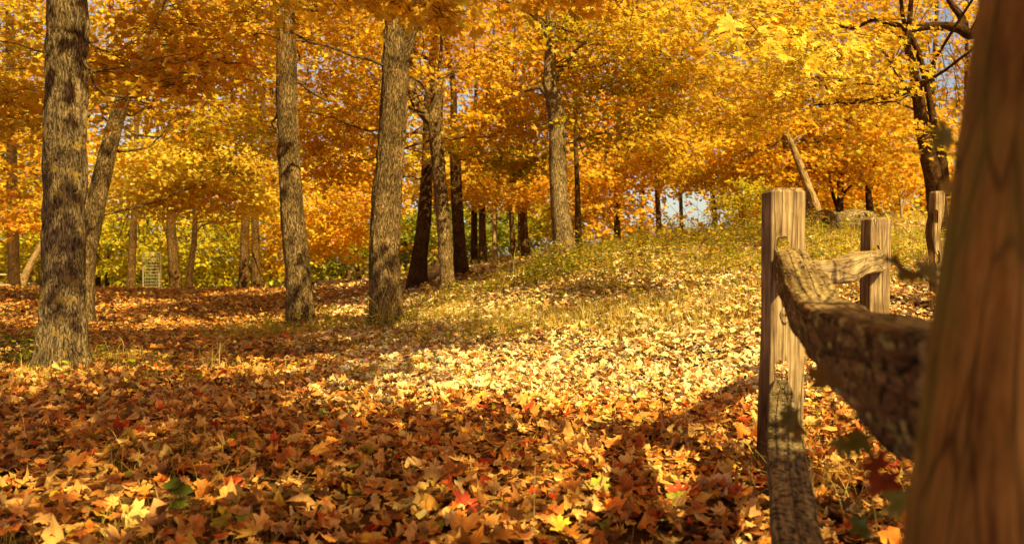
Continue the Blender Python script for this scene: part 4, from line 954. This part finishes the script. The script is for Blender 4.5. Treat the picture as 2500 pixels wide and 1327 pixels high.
# ------------------------------------------------------------------ picnic tables
def picnic(px, py, Y, yaw, L, mat, label, h=.74, grp='picnic tables beyond the clearing', slope=0):
    c = P(px, py, Y); top = c[2]; g = top-h; root = thing('picnic_table', (c[0], Y, g), label, 'picnic table', grp)
    cy, sy = math.cos(yaw), math.sin(yaw)
    def w(x, y, z): return (c[0]+x*cy-y*sy, Y+x*sy+y*cy, g+z)
    for k in range(4): box('plank', w(0, -.27+.18*k, h-.02), (L, .165, .04), mat, root, yaw)
    for s in (-1, 1): box('seat', w(0, s*.68, .44), (L, .24, .04), mat, root, yaw)
    for e in (-1, 1):
        box('crossbar', w(e*L*.34, 0, .40), (.05, 1.5, .09), mat, root, yaw)
        for s in (-1, 1):
            a0, a1 = np.array(w(e*L*.34+.05, s*.62, -.02)), np.array(w(e*L*.34+.05, s*.18, h-.05)); t_ = Tubes(); t_.add([a0, a1], .045, .045, 6, 2); t_.build('leg', mat, root)
picnic(-28, 668, 23, .12, 1.9, M['bench'], 'sunlit picnic table cut off by the left edge of the photo')
picnic(812, 684, 26, .35, 2.0, M['bench_dark'], 'dark picnic table in shade behind the grey central trunk')
picnic(681, 694, 33, 0, 1.0, M['bench'], 'distant pale picnic table just left of the grey central trunk', .74)

# ------------------------------------------------------------------ grass tufts, seedling, aster
def tuft(px, py, n, h, w, col, label, lean=.6, spread=.05, name='grass_tuft'):
    c = ground_px(px, py); x = c[0]+rng.normal(0, spread, n); y = c[1]+rng.normal(0, spread, n); z = H(x, y)
    v, f, cc = blades(x, y, z-.01, h*rng.uniform(.55, 1.1, n), np.full(n, w), np.tile(col, (n, 1))*rng.uniform(.7, 1.2, (n, 1)), lean, 7)
    tag(mk(name, v, [f], M['grass'], col=cc), label, 'grass tuft')
def tuft_at(x, y, *a, **k):
    px, py = CX+x/y*F, HY-(Hs(x, y)-CH)/y*F; tuft(px, py, *a, **k)
tuft_at(-1.60, 9.95, 34, .78, .006, (.55, .46, .14), 'tall pale arching grass tuft growing against the foot of the shaggy trunk', 1.0, .07)
tuft(516, 905, 16, .32, .004, (.70, .58, .16), 'small yellow grass tuft standing alone among the leaves left of centre', .45, .04)
tuft(1960, 1230, 22, .34, .0028, (.50, .42, .10), 'dry grass tuft arching beside the lower fence rail', .9, .12)
tuft(2080, 1250, 30, .32, .0028, (.62, .48, .14), 'bent straw coloured grass tuft under the near rail', 1.1, .12)
tuft(1740, 750, 26, .36, .005, (.75, .60, .25), 'thin straw coloured tuft rising from the sunlit slope', .4, .06)
tuft(1430, 800, 24, .34, .005, (.75, .60, .25), 'thin straw coloured tuft at the upper edge of the bright leaves', .4, .06)
def leafobj(name, parent, c, size, nrm, tip, col, seed=0, out=NEAR, curl=.6, mat='litter'):
    V, f, s = template(out, curl, True, seed); nrm = np.array(nrm, float); nrm /= np.linalg.norm(nrm); tip = np.array(tip, float); tip = tip-nrm*(tip@nrm); tip /= np.linalg.norm(tip)
    sx = np.cross(tip, nrm); W_ = np.asarray(c)+size*(V[:, :1]*sx+V[:, 1:2]*tip+V[:, 2:]*nrm)
    cl = (np.array(col)[None]*s[:, None]*rng.normal(1, .05, (len(V), 1)))
    return mk(name, W_, [f], M[mat], parent, col=cl)
sd = ground_px(432, 1262); sp = thing('seedling', sd, 'small seedling with dark green leaves among the fallen leaves at lower left', 'seedling')
tt = Tubes(); tt.add([sd, sd+[.01, 0, .06], sd+[.0, -.01, .13]], .0022, .0015, 5, 8); tt.build('stem', M['twig'], sp)
for k, (dx, dz, sz, cl) in enumerate(((-.035, .12, .07, (.12, .15, .02)), (.03, .10, .075, (.09, .12, .015)), (.02, .05, .07, (.16, .20, .02)), (-.03, .045, .05, (.20, .22, .03)))):
    leafobj('leaf', sp, sd+[dx*.3, -.01, dz], sz, (dx*4, -.7, .8), (np.sign(dx), -.2, .1), cl, 200+k, OVAL, .3, 'green_leaf')
ac = ground_px(62, 905); asr = thing('aster', ac, 'small aster with pale lilac flowers left of the mottled trunk foot', 'flower')
tt = Tubes()
for k in range(5):
    e = ac+[rng.normal(0, .05), rng.normal(0, .03), rng.uniform(.13, .26)]; tt.add([ac, (ac+e)/2+rng.normal(0, .01, 3), e], .002, .0015, 4, 6)
    v, f, c_ = place([_far], np.repeat(e[None], 9, 0), rng.normal(0, .15, (9, 3))+[0, -.5, .8], np.stack([np.cos(np.arange(9)*.7), np.sin(np.arange(9)*.7), 0*np.arange(9.)], 1), np.full(9, .011), np.tile([.62, .5, .72], (9, 1)))
    mk('flower', v, [f], M['litter'], asr, col=c_)
tt.build('stem', M['twig'], asr)

# ------------------------------------------------------------------ single eye-catching fallen leaves
FL = [(325, 1290, .085, (.80, .50, .17), 'large cupped golden tan leaf standing proud at the bottom left', (.1, -.75, .7), (.9, .2, .3), 1.0),
      (1135, 1255, .075, (.55, .07, .03), 'deep red curled maple leaf near the bottom centre', (.3, -.8, .5), (.4, .1, .9), 1.1),
      (1350, 1285, .07, (.80, .22, .03), 'bright orange maple leaf left of the yellow oval leaf at the bottom', (-.1, -.5, .9), (-.8, .2, .2), .5),
      (1368, 1312, .05, (.90, .58, .05), 'small upright yellow leaf at the bottom edge right of centre', (.2, -.9, .4), (.1, .1, 1), .4),
      (565, 1200, .065, (.58, .09, .03), 'crimson leaf lying right of the dark green seedling', (0, -.4, .9), (-.6, .3, .1), .6),
      (1500, 1178, .07, (.80, .56, .27), 'broad pale tan leaf catching a sun fleck in the lower centre', (.1, -.3, .9), (.3, .8, .1), .5),
      (190, 1150, .08, (.80, .30, .06), 'glowing orange and tan leaf in the sun fleck at lower left', (.1, -.6, .8), (.2, .5, .8), .7),
      (1800, 1225, .06, (.50, .06, .02), 'narrow red leaf standing on edge left of the lower rail', (.7, -.7, .2), (.2, .1, 1), .9),
      (1660, 1230, .06, (.56, .08, .03), 'folded red leaf halfway between the yellow oval leaf and the fence', (-.5, -.7, .4), (-.2, .1, 1), .9),
      (400, 1055, .05, (.62, .08, .03), 'small scarlet leaf in the shade above the dark green seedling', (0, -.5, .9), (.5, .3, .1), .5)]
for k, (px, py, sz, cl, lb, nm, tp_, cu) in enumerate(FL):
    c = ground_px(px, py); o = leafobj('fallen_leaf', None, c+[0, 0, .045], sz, nm, tp_, cl, 300+k, NEAR, cu*.6); tag(o, lb, 'fallen leaf', 'standout leaves on the litter')

# ------------------------------------------------------------------ vine around the near post and rail
vb = np.array([xm-.12, .84, 0.0])
vn = thing('vine', vb, 'scraggly vine with curled green, brown and red leaves around the blurred near post', 'vine')
def stem(pts):
    t_ = Tubes(); t_.add([P(*q) for q in pts], .0024, .0014, 6, 16, .0006); t_.build('stem', M['twig'], vn)
stem([(2250, 1350, .95), (2235, 1180, .98), (2170, 1090, 1.05), (2120, 1020, 1.15), (2060, 1022, 1.22), (2000, 1038, 1.24), (1960, 1030, 1.24)])
stem([(2330, 730, .92), (2270, 690, .95), (2210, 655, .97), (2150, 624, .98)])
stem([(2060, 1022, 1.22), (2035, 1000, 1.2), (2030, 960, 1.2)])
stem([(2340, 360, .95), (2310, 330, .95)])
stem([(2330, 378, 1.3), (2240, 372, 1.35), (2140, 368, 1.4)])
VL = [(2300, 330, .93, .040, (.40, .36, .06), (.2, -1, .25), (-.8, 0, .35), .25), (2215, 668, .95, .034, (.30, .20, .04), (0, -.55, .8), (1, 0, -.25), .9), (2262, 655, .96, .036, (.42, .36, .08), (.2, -1, .1), (.2, 0, 1), .5), (2180, 640, .98, .026, (.28, .14, .04), (0, -.4, .9), (-1, 0, -.3), 1.0),
      (1940, 1045, 1.24, .040, (.44, .27, .08), (.1, -1, .3), (-.8, 0, -.35), 1.0), (1925, 1015, 1.22, .036, (.30, .26, .05), (-.2, -1, .2), (-.9, 0, .4), .8), (2018, 915, 1.20, .052, (.40, .22, .05), (-.5, -1, .1), (-.2, 0, 1), .7), (2095, 1085, 1.12, .044, (.30, .30, .05), (.2, -1, .2), (-.1, 0, -1), .5),
      (2060, 1090, 1.1, .034, (.36, .33, .05), (-.3, -1, .2), (-.6, 0, -.8), .6), (2140, 1130, 1.02, .040, (.52, .10, .03), (.1, -1, .1), (-.5, 0, .7), .8), (2160, 1185, 1.0, .045, (.55, .10, .03), (-.2, -1, .1), (.2, 0, -1), .8), (2200, 1235, .93, .048, (.50, .50, .08), (.5, -1, 0), (-.1, 0, -1), .4),
      (2310, 455, .95, .022, (.75, .45, .04), (.3, -1, .1), (-.8, 0, .2), .6), (2105, 1295, 1.1, .04, (.16, .20, .03), (0, -.6, .8), (-.7, 0, -.1), .5)]
for k, (px, py, Yq, sz, cl, nm, tp_, cu) in enumerate(VL):
    leafobj('leaf', vn, P(px, py, Yq), sz*.74, nm, tp_, tuple(.7*q for q in cl), 400+k, NEAR, cu*.7, 'green_leaf')

for o in bpy.data.objects:
    if '_o' in o: del o['_o']

# ------------------------------------------------------------------ camera, light, world
cam = bpy.data.cameras.new('camera'); co = bpy.data.objects.new('camera', cam); COL.objects.link(co); scn.camera = co
cam.lens = 28; cam.sensor_width = 36; cam.clip_start = .05; cam.clip_end = 3000
co.location = (0, 0, CH); co.rotation_euler = (PI/2-math.atan(23.5/F), 0, 0)
cam.dof.use_dof = True; cam.dof.focus_distance = 6.0; cam.dof.aperture_fstop = 3.2
sl = bpy.data.lights.new('sun', 'SUN'); sl.energy = 9.5; sl.angle = math.radians(.5); sl.color = (1, .80, .29)
so = bpy.data.objects.new('sun', sl); COL.objects.link(so)
so.rotation_euler = Vector((-SUN[0], -SUN[1], -SUN[2])).to_track_quat('-Z', 'Y').to_euler()
w = bpy.data.worlds.new('World'); scn.world = w; w.use_nodes = True; t = w.node_tree; t.nodes.clear()
sky = N(t, 'ShaderNodeTexSky'); sky.sky_type = 'NISHITA'; sky.sun_disc = False; sky.sun_elevation = S_EL; sky.sun_rotation = math.atan2(SUN[0], SUN[1]); sky.dust_density = 2.0
tcw = N(t, 'ShaderNodeTexCoord'); sx = N(t, 'ShaderNodeSeparateXYZ'); t.links.new(tcw.outputs['Generated'], sx.inputs[0])
hz = ramp(t, sx.outputs['Z'], [(.0, (1.7, 1.5, 1.3)), (.36, (1.3, 1.1, .9)), (.5, (1.0, .60, .17))])   # low haze, warm overhead
mm = mixc(t, 1.0, sky.outputs[0], hz.outputs[0], 'MULTIPLY')
bg = N(t, 'ShaderNodeBackground'); bg.inputs['Strength'].default_value = .13; t.links.new(mm, bg.inputs[0])
wo = N(t, 'ShaderNodeOutputWorld'); t.links.new(bg.outputs[0], wo.inputs[0])
scn.view_settings.view_transform = 'Standard'; scn.view_settings.look = 'None'; scn.view_settings.exposure = 0
scn.render.engine = 'CYCLES'; cy = scn.cycles
cy.max_bounces = 6; cy.diffuse_bounces = 3; cy.glossy_bounces = 2; cy.transmission_bounces = 5; cy.transparent_max_bounces = 4
cy.use_denoising = True; cy.denoiser = 'OPENIMAGEDENOISE'; cy.sample_clamp_indirect = 4
